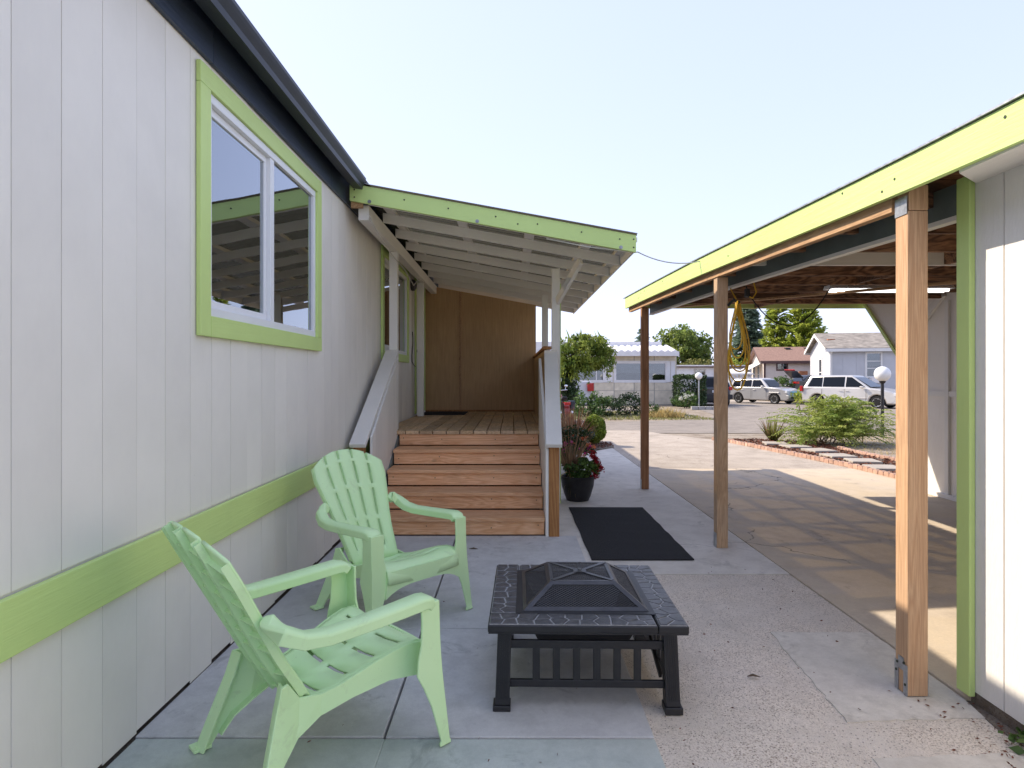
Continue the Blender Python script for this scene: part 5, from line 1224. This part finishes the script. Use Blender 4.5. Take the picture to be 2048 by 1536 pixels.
def vehicle(name, label, cat, loc, head, L, Wd, low, green, roofw, sidewins, wheels, R, paintm, front=True, extra=None, group=None):
    """low: upper outline of the lower body, rear to front [(x,z)...]; green: (xr0,xr1,xf1,xf0,zb,zt); wheels: (xr,xf)"""
    o = thing(name, label, cat, loc, group, head); ORG[o.name] = (0, 0, 0); hw = Wd / 2; zs = .24
    out = [(low[0][0] + .02, zs)]
    for wx in wheels:
        out.append((wx - R - .07, zs))
        out += [(wx + (R + .07) * math.cos(q), R * .95 + (R + .07) * math.sin(q)) for q in np.linspace(math.pi, 0, 9)]
        out.append((wx + R + .07, zs))
    out.append((low[-1][0] - .03, zs)); out += low[::-1]
    rs_ = []
    for (xa, za), (xb2, zb2) in zip(out, out[1:] + out[:1]):
        n_ = max(1, int(math.hypot(xb2 - xa, zb2 - za) / .16))
        rs_ += [(xa + (xb2 - xa) * i_ / n_, za + (zb2 - za) * i_ / n_) for i_ in range(n_)]
    def yw(x, z):
        u_ = abs(x - (low[0][0] + low[-1][0]) / 2) / ((low[-1][0] - low[0][0]) / 2)
        return hw * (1 - .16 * max(0, (u_ - .55) / .45) ** 2.2) - .05 * max(0, (z - .70) / .4) ** 1.5 - .04 * max(0, (.45 - z) / .25)
    nn_ = len(rs_); m = MB()
    m.add([(x, -yw(x, z), z) for x, z in rs_] + [(x, yw(x, z), z) for x, z in rs_], [tuple(range(nn_)), tuple(range(nn_, 2 * nn_))[::-1]] + [(i_, (i_ + 1) % nn_, nn_ + (i_ + 1) % nn_, nn_ + i_) for i_ in range(nn_)])
    body = m.build('body', paintm, o, local=True, bevel=.09, seg=4, smooth=True, ang=30)
    m = MB(); m.box(low[0][0] + .1, low[-1][0] - .1, -hw + .16, hw - .16, .2, .6); m.build('underbody', 'black_trim', o, local=True)
    xr0, xr1, xf1, xf0, zb, zt = green; yb, yt = hw - .05, roofw / 2
    m = MB(); zmid = zb + (zt - zb) * .86
    def ring(t, z): 
        a = xr0 + (xr1 - xr0) * t; f_ = xf0 + (xf1 - xf0) * t; y_ = yb + (yt - yb) * t
        return [(a, -y_, z), (f_, -y_, z), (f_, y_, z), (a, y_, z)]
    m.loft([ring(0, zb - .06), ring(.93, zb + (zt - zb) * .93), [(x * 1.0 - .0, y * .86, zt + .01) for x, y, z in ring(.97, zt)]]); m.build('cabin', paintm, o, local=True, bevel=.09, seg=4, smooth=True, ang=30)
    for s in (-1, 1):
        for poly in sidewins:
            q = [(x, s * (yb + (yt - yb) * (z - zb) / (zt - zb) + .006), z) for x, z in poly]; MB().ext(q, (0, -s * .02, 0)).build('side_window', 'car_glass', o, local=True)
    for xa, xb_, nm, sg in ((xf0, xf1, 'windscreen', 1), (xr0, xr1, 'rear_window', -1)):
        lo, hi = .12, .86
        q = [(xa + (xb_ - xa) * t_ + sg * .012, y_, zb + (zt - zb) * t_) for t_, y_ in ((lo, -(yb - .14)), (lo, yb - .14), (hi, yt - .05), (hi, -(yt - .05)))]; MB().ext(q, (-sg * .02, 0, 0)).build(nm, 'car_glass', o, local=True)
    for wx in wheels:
        for s in (-1, 1):
            w = MB(); w.lathe([(R * .62, -.10), (R * .94, -.10), (R, -.06), (R, .06), (R * .94, .10), (R * .62, .10)], (wx, s * (hw - .12), R), 24, 'y'); wh = w.build('wheel', 'tyre', o, local=True, smooth=True)
            w = MB(); w.lathe([(.001, .085), (R * .18, .085), (R * .22, .06), (R * .5, .062), (R * .6, .098), (R * .66, .103), (R * .66, -.08)], (0, 0, 0), 20, 'y'); 
            w.v = [(x + wx, s * y + s * (hw - .12), z + R) for x, y, z in w.v]; rim = w.build('rim', 'alloy', wh, local=True, smooth=True)
            sp = MB()
            for k in range(5):
                a_ = k * 2 * math.pi / 5; sp.bar((wx, s * (hw - .042), R), (wx + R * .58 * math.cos(a_), s * (hw - .034), R + R * .58 * math.sin(a_)), .05, .03, (0, 1, 0))
            sp.build('spokes', 'alloy', wh, local=True)
    xf, xr = low[-1][0], low[0][0]
    for s in (-1, 1):
        MB().box(xf0 - .55, xf0 - .38, s * hw + (0 if s > 0 else -.17), s * hw + (.17 if s > 0 else 0), zb + .0, zb + .13).build('wing_mirror', paintm, o, local=True, bevel=.03)
        for hx in (extra or {}).get('handles', ()): MB().box(hx - .09, hx + .09, s * hw - .01, s * hw + .03, zb - .16, zb - .125).build('door_handle', paintm, o, local=True, bevel=.008)
        for dx in (extra or {}).get('seams', ()): MB().box(dx - .006, dx + .006, s * hw - .004, s * hw + .0025, .36, zb - .05).build('door_seam', 'black_trim', o, local=True)
    e = extra or {}
    for nm, mat, x0_, x1_, y0_, y1_, z0_, z1_, both in e.get('bits', ()):
        for s in ((-1, 1) if both else (1,)):
            ya, yb2 = sorted((s * y0_, s * y1_)); MB().box(x0_, x1_, ya, yb2, z0_, z1_).build(nm, mat, o, local=True, bevel=.02)
    return o
# silver retro wagon
vehicle('silver_wagon', 'small silver wagon parked across the road, facing us', 'car', (X(1527, 41.3), 41.3, gz(41.3) - .036), math.radians(-56), 4.4, 1.74,
    [(-2.18, .55), (-2.17, .85), (-2.08, 1.06), (-1.2, 1.09), (.72, 1.09), (1.05, 1.08), (1.45, 1.05), (1.80, .99), (2.05, .88), (2.15, .74), (2.18, .58)], (-2.08, -1.85, .30, 1.00, 1.04, 1.62), 1.30,
    [[(-1.85, 1.10), (-1.25, 1.10), (-1.25, 1.53), (-1.72, 1.52)], [(-1.17, 1.10), (-.40, 1.10), (-.40, 1.55), (-1.17, 1.54)], [(-.32, 1.10), (.62, 1.10), (.22, 1.54), (-.32, 1.55)]], (-1.36, 1.30), .33, 'paint_silver',
    extra=dict(handles=(-1.0, -.15), seams=(-1.21, -.36, .75), bits=[('headlamp', 'head_lamp', 2.02, 2.17, .52, .80, .72, .88, True), ('grille', 'chrome', 2.12, 2.20, 0.0, .48, .70, .86, True), ('bumper', 'paint_silver', 2.10, 2.28, 0.0, .82, .36, .58, True), ('lower_grille', 'black_trim', 2.22, 2.295, 0.0, .55, .38, .48, True), ('number_plate', 'plate_white', 2.285, 2.30, -.24, .24, .46, .57, False), ('fog_lamp', 'head_lamp', 2.2, 2.29, .60, .72, .44, .53, True), ('wheel_arch', 'paint_silver', .95, 1.66, .84, .895, .70, .78, True), ('tail_lamp', 'tail_red', -2.2, -2.12, .62, .82, .75, 1.0, True), ('roof_rack', 'chrome', -1.7, .1, .60, .63, 1.62, 1.66, True)]))
vehicle('gold_minivan', 'pale gold minivan parked in front of the grey house', 'van', (X(1706, 34.2), 34.2, gz(34.2) - .036), math.radians(-50), 5.0, 1.98,
    [(-2.45, .50), (-2.47, .85), (-2.38, 1.10), (-1.0, 1.12), (.95, 1.09), (1.35, 1.06), (1.75, 1.00), (2.15, .91), (2.40, .78), (2.50, .62), (2.52, .48)], (-2.38, -1.98, .20, 1.30, 1.05, 1.74), 1.42,
    [[(-2.08, 1.13), (-1.30, 1.13), (-1.30, 1.64), (-1.86, 1.62)], [(-1.24, 1.13), (-.12, 1.13), (-.12, 1.66), (-1.24, 1.65)], [(-.04, 1.13), (.95, 1.13), (.22, 1.64), (-.04, 1.65)]], (-1.52, 1.52), .335, 'paint_gold',
    extra=dict(handles=(-.30, .05), seams=(-1.27, -.08, 1.0), bits=[('headlamp', 'head_lamp', 2.28, 2.50, .52, .90, .66, .84, True), ('grille', 'black_trim', 2.44, 2.53, 0.0, .50, .58, .80, True), ('grille_bar', 'chrome', 2.50, 2.545, 0.0, .50, .66, .70, True), ('bumper', 'paint_gold', 2.42, 2.62, 0.0, .92, .30, .54, True), ('number_plate', 'plate_white', 2.61, 2.63, -.26, .26, .38, .50, False), ('side_moulding', 'paint_gold', -1.0, 1.0, .98, 1.012, .50, .58, True), ('tail_lamp', 'tail_red', -2.5, -2.36, .78, .96, .85, 1.15, True), ('wiper', 'black_trim', 1.18, 1.24, -.5, .4, 1.12, 1.14, False)]))
vehicle('black_sedan', 'black sedan with its boot lid raised beside the cream house', 'car', (X(1628, 48), 48, .085), math.radians(14), 4.7, 1.82,
    [(-2.3, .48), (-2.32, .80), (-2.2, .98), (-1.5, .99), (.9, .95), (1.4, .92), (2.0, .82), (2.3, .66), (2.35, .42)], (-1.75, -.90, .25, 1.15, .93, 1.42), 1.15,
    [[(-1.25, 1.0), (-.42, 1.0), (-.42, 1.35), (-.80, 1.33)], [(-.34, 1.0), (.80, 1.0), (.25, 1.34), (-.34, 1.36)]], (-1.42, 1.38), .33, 'paint_navy',
    extra=dict(handles=(-.85, .15), seams=(-.38, .9), bits=[('tail_lamp', 'tail_red', -2.34, -2.05, .50, .90, .78, .93, True), ('bumper', 'paint_navy', -2.42, -2.25, 0.0, .86, .36, .62, True), ('headlamp', 'head_lamp', 2.15, 2.33, .55, .86, .62, .76, True), ('number_plate', 'plate_white', -2.425, -2.40, -.25, .25, .60, .72, False)]))
sed = [o for o in bpy.data.objects if o.name == 'black_sedan'][0]
m = MB(); m.bar((-1.55, 0, 1.22), (-2.15, 0, 1.74), 1.45, .05); m.build('boot_lid', 'paint_navy', sed, local=True, bevel=.02)
MB().bar((-1.95, 0, 1.585), (-2.25, 0, 1.845), 1.1, .04).build('boot_lid_lamp', 'tail_red', sed, local=True)
for s in (-1, 1): MB().bar((-1.5, s * .6, 1.0), (-1.62, s * .6, 1.27), .04, .05).build('boot_hinge', 'black_trim', sed, local=True)
vehicle('dark_suv', 'dark blue-black SUV parked beside the hedge, rear towards us', 'car', (X(1424, 37.4), 38.4, gz(37) - .036), math.radians(86), 4.6, 1.85,
    [(-2.28, .55), (-2.30, 1.0), (-2.22, 1.12), (.7, 1.10), (1.1, 1.08), (2.0, 1.0), (2.25, .85), (2.3, .5)], (-2.24, -1.90, .10, .85, 1.08, 1.70), 1.30,
    [[(-1.9, 1.15), (-1.0, 1.15), (-1.0, 1.60), (-1.7, 1.58)], [(-.92, 1.15), (.55, 1.15), (.05, 1.60), (-.92, 1.62)]], (-1.40, 1.38), .37, 'paint_suv',
    extra=dict(seams=(-.96,), bits=[('tail_lamp', 'tail_red', -2.33, -2.2, .72, .90, .92, 1.12, True), ('bumper', 'black_trim', -2.42, -2.25, 0.0, .88, .40, .68, True), ('number_plate', 'plate_white', -2.35, -2.31, -.26, .26, .78, .92, False), ('roof_rack', 'black_trim', -1.8, .2, .58, .62, 1.70, 1.76, True)]))
vehicle('white_pickup', 'white pickup truck with red tail lamp half hidden by the vine', 'truck', (X(1184, 31) - 2.9, 31.6, gz(31) - .04), math.radians(184), 5.7, 1.98,
    [(-2.85, .62), (-2.87, 1.05), (-2.85, 1.42), (-.55, 1.42), (-.5, 1.25), (1.3, 1.22), (2.5, 1.12), (2.8, .95), (2.85, .55)], (-.55, -.35, .75, 1.35, 1.22, 1.92), 1.5,
    [[(-.30, 1.3), (.30, 1.3), (.30, 1.82), (-.25, 1.82)], [(.36, 1.3), (1.15, 1.3), (.78, 1.80), (.36, 1.82)]], (-1.75, 1.85), .40, 'paint_white',
    extra=dict(handles=(-.1, .6), seams=(-.5, .33), bits=[('tail_lamp', 'tail_red', -2.90, -2.60, .78, 1.005, .92, 1.32, True), ('bumper', 'black_trim', -3.08, -2.84, 0.0, .98, .50, .72, True)]))
# motorcycle glimpsed behind the rail
mx, my = X(1119, 21.9), 21.9; mz = gz(my) - .038
mc = thing('motorcycle', 'red and dark motorcycle glimpsed between stair rail and vine', 'motorcycle', (mx, my, mz), rz=math.radians(100)); ORG[mc.name] = (0, 0, 0)
for wx in (-.72, .72):
    w = MB(); w.lathe([(.22, -.05), (.29, -.05), (.31, 0), (.29, .05), (.22, .05)], (wx, 0, .31), 20, 'y'); wh = w.build('wheel', 'tyre', mc, local=True, smooth=True)
    w = MB(); w.lathe([(.001, -.03), (.05, -.03), (.06, -.01), (.20, -.01), (.225, -.04), (.225, .04), (.20, .01), (.06, .01), (.05, .03), (.001, .03)], (wx, 0, .31), 16, 'y'); w.build('rim', 'chrome', wh, local=True, smooth=True)
m = MB(); m.loft([[(x, y * w, z0 + (z1 - z0) * t) for y, t in ((-1, .15), (-.7, 1), (.7, 1), (1, .15), (.5, 0), (-.5, 0))] for x, w, z0, z1 in ((-.05, .10, .70, .84), (.15, .16, .68, .92), (.38, .14, .70, .93), (.48, .08, .76, .88))]); m.build('tank', 'paint_red', mc, local=True, smooth=True, bevel=.02)
m = MB(); m.loft([[(x, -w, z), (x, w, z), (x, w * .8, z + .09), (x, -w * .8, z + .09)] for x, w, z in ((-.72, .10, .78), (-.45, .13, .70), (-.05, .12, .70))]); m.build('seat', 'black_trim', mc, local=True, bevel=.02)
m = MB(); m.box(-.22, .28, -.16, .16, .25, .60); m.build('engine', 'alloy', mc, local=True, bevel=.05)
m = MB(); m.tube([(.72, .09, .31), (.50, .08, .98)], .025, 8); m.tube([(.72, -.09, .31), (.50, -.08, .98)], .025, 8); m.build('fork', 'chrome', mc, local=True, smooth=True)
m = MB(); m.tube([(.30, -.36, 1.06), (.44, -.2, 1.04), (.50, 0, 1.0), (.44, .2, 1.04), (.30, .36, 1.06)], .014, 8); m.build('handlebar', 'chrome', mc, local=True, smooth=True)
for s in (-1, 1):
    m = MB(); m.ball((.40, s * .34, 1.20), .065, 12, 8, (.3, 1, .7)); m.tube([(.36, s * .30, 1.05), (.40, s * .33, 1.17)], .008, 6); m.build('mirror', 'chrome', mc, local=True, smooth=True)
    m = MB(); m.tube([(.1, s * .18, .3), (-.3, s * .2, .26), (-.9, s * .2, .34)], [.03, .04, .045], 8); m.build('exhaust', 'chrome', mc, local=True, smooth=True)
    MB().box(-.95, -.5, s * .14 + (0 if s > 0 else -.16), s * .14 + (.16 if s > 0 else 0), .42, .72).build('saddlebag', 'paint_navy', mc, local=True, bevel=.03)
m = MB(); m.loft([[(-.72 - .36 * math.cos(a_), -.09, .31 + .36 * math.sin(a_)), (-.72 - .36 * math.cos(a_), .09, .31 + .36 * math.sin(a_)), (-.72 - .34 * math.cos(a_), .09, .31 + .34 * math.sin(a_)), (-.72 - .34 * math.cos(a_), -.09, .31 + .34 * math.sin(a_))] for a_ in np.linspace(-.1, 2.3, 10)]); m.build('rear_fender', 'paint_red', mc, local=True)
MB().box(-1.11, -1.04, -.10, .10, .58, .68).build('tail_lamp', 'tail_red', mc, local=True, bevel=.02)
MB().bar((-.72, 0, .31), (-.3, 0, .62), .10, .05).build('frame', 'black_trim', mc, local=True)
MB().bar((.0, .22, .0), (.02, .12, .32), .02, .02).build('side_stand', 'black_trim', mc, local=True)

# ------------------------------------------------------------------ shrubs and hedge across the road
bush('garden_shrub', 'leafy dark green shrub beneath the white pickup', (X(1172, 24.5), 24.5, gz(24.5) - .05), (.95, .6, .48), 'leaf_green', 60, 26, .17, .11, seed=101, cat='shrub', group='shrubs across the road')
bush('garden_shrub', 'low dark shrub in the middle of the bed before the beige home', (X(1215, 25), 25, gz(25) - .05), (.95, .6, .36), 'leaf_dark', 50, 26, .15, .10, seed=102, cat='shrub', group='shrubs across the road')
bush('garden_shrub', 'bushy pale-tipped shrub left of the dark brown carport post', (X(1256, 25.5), 25.5, gz(25.5) - .05), (.75, .6, .46), 'leaf_dark', 46, 26, .16, .10, seed=103, cat='shrub', group='shrubs across the road')
bush('garden_shrub', 'small green shrub right of the dark brown carport post', (X(1303, 25), 25, gz(25) - .05), (.5, .4, .26), 'leaf_green', 26, 24, .12, .09, seed=104, cat='shrub', group='shrubs across the road')
sg = thing('dry_grass_clump', 'straw-coloured dry grass clump at the road edge', 'grass clump', (X(1330, 23.6), 23.6, gz(23.6) - .05))
rt = []; tp = []
for k in range(420):
    a_ = random.uniform(0, 6.28); r_ = random.uniform(0, .75); bx_, by_ = X(1330, 23.6) + r_ * math.cos(a_), 23.6 + .5 * r_ * math.sin(a_); rt.append((bx_, by_, gz(23.6) - .05)); tp.append((bx_ + random.uniform(-.25, .25), by_ + random.uniform(-.2, .2), gz(23.6) + random.uniform(.12, .48) * (1 - .5 * r_)))
blades('grass_blades', 'grass_dry', rt, tp, .02, sg, .2, 66)
N = 7000; P = np.stack([rng.uniform(0, 7.3, N), rng.uniform(22.0, 29, N), np.zeros(N)], 1); P[:, 2] = [gz(y) - .02 for y in P[:, 1]]; Dd = rng.normal(size=(N, 3)) * [.6, .6, .2] + [0, 0, .6]
tag(leaves('ground_cover', 'grass_green', P, None, .11, .2, D=Dd, seed=96), 'low grassy ground cover in the bed before the beige home', 'ground cover', kind='stuff')
hd = thing('trimmed_hedge', 'dark trimmed box hedge between beige home and SUV', 'hedge', (X(1379, 35.5), 35.5, gz(35.5) - .05))
hc = np.array([X(1378, 35.5), 35.5, .55]); N = 9000; P = rng.uniform(-1, 1, (N, 3)); ax = rng.integers(0, 3, N); sgn = rng.choice([-1, 1], N); ins = rng.uniform(.82, 1.0, N); P[np.arange(N), ax] = sgn * ins
P = P * [.76, .8, .92] * (1 + .06 * np.sin(P[:, [1, 2, 0]] * 7)) + hc; P = P[P[:, 2] > gz(35) - .05]
leaves('foliage', 'leaf_dark', P, hd, .10, .6, seed=106); MB().tube([(hc[0], hc[1], gz(35.5) - .1), (hc[0], hc[1], .8)], [.06, .03], 6).build('stem', 'bark', hd)
hy_ = bush('hydrangea', 'pale-flowered hydrangea at the foot of the trimmed hedge', (X(1371, 33.2), 33.2, gz(33) - .05), (.75, .55, .42), 'leaf_green', 40, 26, .16, .11, seed=107, cat='shrub')
P, _ = clump_pts((X(1371, 33.0), 32.75, .32), (.6, .3, .22), 9, 40, .10, 108); leaves('blossoms', 'petal_white', P, hy_, .06, .9, seed=109)
for k in range(4):
    u = X(1383, 31) + .34 * k; tag(MB().box(u, u + .325, 31 - .02 * k, 31.2 - .02 * k, gz(31) - .05, gz(31) + .12).build('kerb_block', 'kerb_mat', bevel=.015), ['leftmost', 'second', 'third', 'rightmost'][k] + ' grey kerb block of the row at the foot of the small globe lamp', 'kerb block', 'kerb blocks below the hedge')
# cascading vine
vn = thing('cascading_vine', 'big cascading vine with yellow-green top over the pickup', 'vine', (X(1130, 27), 27.2, gz(27) - .05))
vz = gz(27); m = MB(); m.tube([(X(1128, 27), 27.2, vz - .05), (X(1130, 27), 27.2, .9), (X(1140, 27), 27.2, 2.2), (X(1175, 27), 27.0, 2.8)], [.16, .13, .10, .05], 8); m.tube([(X(1130, 27), 27.2, .9), (X(1118, 27), 27.3, 2.3)], [.1, .05], 6); m.build('trunk', 'bark', vn, smooth=True)
P1, _ = clump_pts((X(1168, 27), 27.0, 2.40), (1.25, .9, .78), 190, 46, .24, 111); 
low = []
for k in range(90):
    a0 = rng.uniform(-1, 1); x_ = X(1170, 27) + 1.15 * a0; zt = 2.2; ln = rng.uniform(.3, 1.15) * (1 if a0 < .2 or a0 > .75 else .55); n_ = 26
    low.append(np.stack([x_ + rng.normal(0, .05, n_), 26.6 + rng.uniform(-.4, .5) + rng.normal(0, .05, n_), zt - ln * rng.uniform(0, 1, n_)], 1))
P2, _ = clump_pts((X(1126, 27), 27.2, .95), (.62, .5, 1.45), 110, 40, .22, 113)
Dn = np.concatenate([rng.normal(size=(len(P1), 3)) + [0, 0, -.5], rng.normal(size=(len(np.concatenate(low)), 3)) * .5 + [0, 0, -1]])
leaves('foliage', 'leaf_vine', np.concatenate([P1] + low), vn, .15, .38, D=Dn, seed=112); leaves('foliage', 'leaf_dark', P2[P2[:, 2] > vz], vn, .14, .45, seed=114)
tp = []; rt = []
for k in range(14): x_ = X(1165, 27) + rng.uniform(-1, 1); rt.append((x_, 27, 2.95)); tp.append((x_ + rng.uniform(-.4, .4), 27, rng.uniform(3.2, 3.6)))
blades('shoots', 'leaf_vine', rt, tp, .06, vn, .2, 115)
# plants around the far cars
bush('far_shrub', 'rounded green shrub between silver wagon and cream house', (X(1562, 47), 47, .07), (.9, .7, .66), 'leaf_green', 46, 24, .2, .15, seed=120, cat='shrub')
bush('far_flowerbed', 'mixed yellow-green plants in front of the gold minivan', (X(1611, 38.6), 38.6, gz(38.6) - .05), (.85, .6, .50), 'leaf_lime', 46, 24, .17, .13, seed=121, cat='shrub')
bush('far_flowerbed', 'tall pinkish plants at the corner of the grey house', (X(1634, 40.6), 40.6, .07), (.35, .35, .62), 'leaf_red', 20, 20, .15, .12, seed=122, cat='shrub')
bt = thing('blue_tub', 'small blue garden tub among plants by the grey house', 'tub', (X(1622, 39.4), 39.4, gz(39) - .04)); plain('blue_plastic', (.08, .22, .36), .5, .1); m = MB(); m.lathe([(.18, gz(39) - .04), (.24, .25), (.26, .62), (.24, .64), (.001, .6)], (X(1622, 39.4), 39.4, 0), 14); m.build('tub', 'blue_plastic', bt, smooth=True)
N = 4000; P = np.stack([rng.uniform(18.5, 22.5, N), rng.uniform(37.0, 42, N), np.zeros(N)], 1); P[:, 2] = [gz(y) - .02 for y in P[:, 1]]
tag(leaves('yard_grass', 'grass_green', P, None, .14, .2, D=rng.normal(size=(N, 3)) * [.6, .6, .2] + [0, 0, .6], seed=97), 'patchy grass beside the far flowerbed', 'grass', kind='stuff')

# ------------------------------------------------------------------ trees
def broadleaf(label, x, y, zc, r, mat, seed, nc=150, per=60, cr=.9, size=.34):
    z0 = gz(y) - .1; o = thing('broadleaf_tree', label, 'tree', (x, y, z0)); m = MB()
    m.tube([(x, y, z0), (x + .1, y, zc - r[2] * .5), (x, y, zc + r[2] * .3)], [.35, .25, .08], 8)
    g_ = random.Random(seed)
    for k in range(8): a_ = g_.uniform(0, 6.28); m.tube([(x, y, zc - r[2] * g_.uniform(.2, .7)), (x + r[0] * .7 * math.cos(a_), y + r[1] * .7 * math.sin(a_), zc + r[2] * g_.uniform(-.2, .6))], [.12, .03], 6)
    m.build('trunk', 'bark', o, smooth=True)
    P, _ = clump_pts((x, y, zc), r, nc, per, cr, seed); leaves('crown', mat, P, o, size, .7, seed=seed)
def conifer(label, x, y, top, base_r, mat, seed, n=260, up=0.0, size=.42, zlow=1.0):
    z0 = gz(y) - .1; o = thing('conifer_tree', label, 'tree', (x, y, z0)); g_ = random.Random(seed); m = MB()
    m.tube([(x, y, z0), (x, y, (top + z0) / 2), (x, y, top - .2)], [.30, .18, .03], 8)
    P = []; D = []
    for k in range(n):
        t = (k + g_.random()) / n; z = zlow + (top - zlow) * t ; rr = base_r * (1 - t) ** .8 * g_.uniform(.7, 1.15) + .12; a_ = g_.uniform(0, 6.28)
        e = Vector((math.cos(a_), math.sin(a_), up + g_.uniform(-.22, .12)));
        if k % 6 == 0: m.tube([(x, y, z), tuple(Vector((x, y, z)) + e * rr * .8)], [.04, .01], 4)
        q = max(7, int(13 * rr))
        for s in np.linspace(.15, 1, q):
            c = Vector((x, y, z)) + e * rr * s + Vector((0, 0, -.18 * rr * s * s if up <= 0 else .1 * rr * s))
            side = Vector((-math.sin(a_), math.cos(a_), 0))
            for sg in (-1, 0, 1):
                dd = e + side * sg * .8 + Vector((g_.uniform(-.3, .3), g_.uniform(-.3, .3), g_.uniform(-.35, .25))); P.append(tuple(c + dd * .22 + Vector((g_.uniform(-.1, .1), g_.uniform(-.1, .1), g_.uniform(-.1, .1))))); D.append(tuple(dd))
    m.build('trunk', 'bark', o, smooth=True); leaves('crown', mat, P, o, size, .42, D=D, seed=seed)
broadleaf('full round broadleaf tree rising behind the beige home', X(1364, 82), 82, 4.6, (3.5, 3.2, 3.5), 'leaf_tree', 131, 170, 60, .85, .36)
broadleaf('low olive bushy tree at the far right of the beige home roof', X(1392, 74), 74, 2.0, (2.6, 2, 1.3), 'grass_green', 132, 70, 50, .5, .25)
conifer('small dark conifer behind the ribbed metal roof', X(1285, 88), 88, 8.0, 2.6, 'leaf_blue', 133, 120)
conifer('tall blue-green conifer behind the yellow cord', X(1494, 76), 76, 11.8, 2.9, 'leaf_blue', 134, 400, size=.40)
conifer('tall loose yellow-green conifer in the middle of the far trees', X(1553, 72), 72, 11.6, 2.0, 'leaf_lime', 135, 300, .25, .36)
conifer('upswept yellow-green conifer behind the cream house roof', X(1606, 70), 70, 11.0, 3.0, 'leaf_lime', 136, 330, .45, .38)
bush('far_thicket', 'yellow-green thicket left of the brown roof', (X(1478, 68), 68, gz(68)), (2.6, 1.6, 2.2), 'leaf_lime', 70, 40, .55, .28, seed=137, cat='bush')
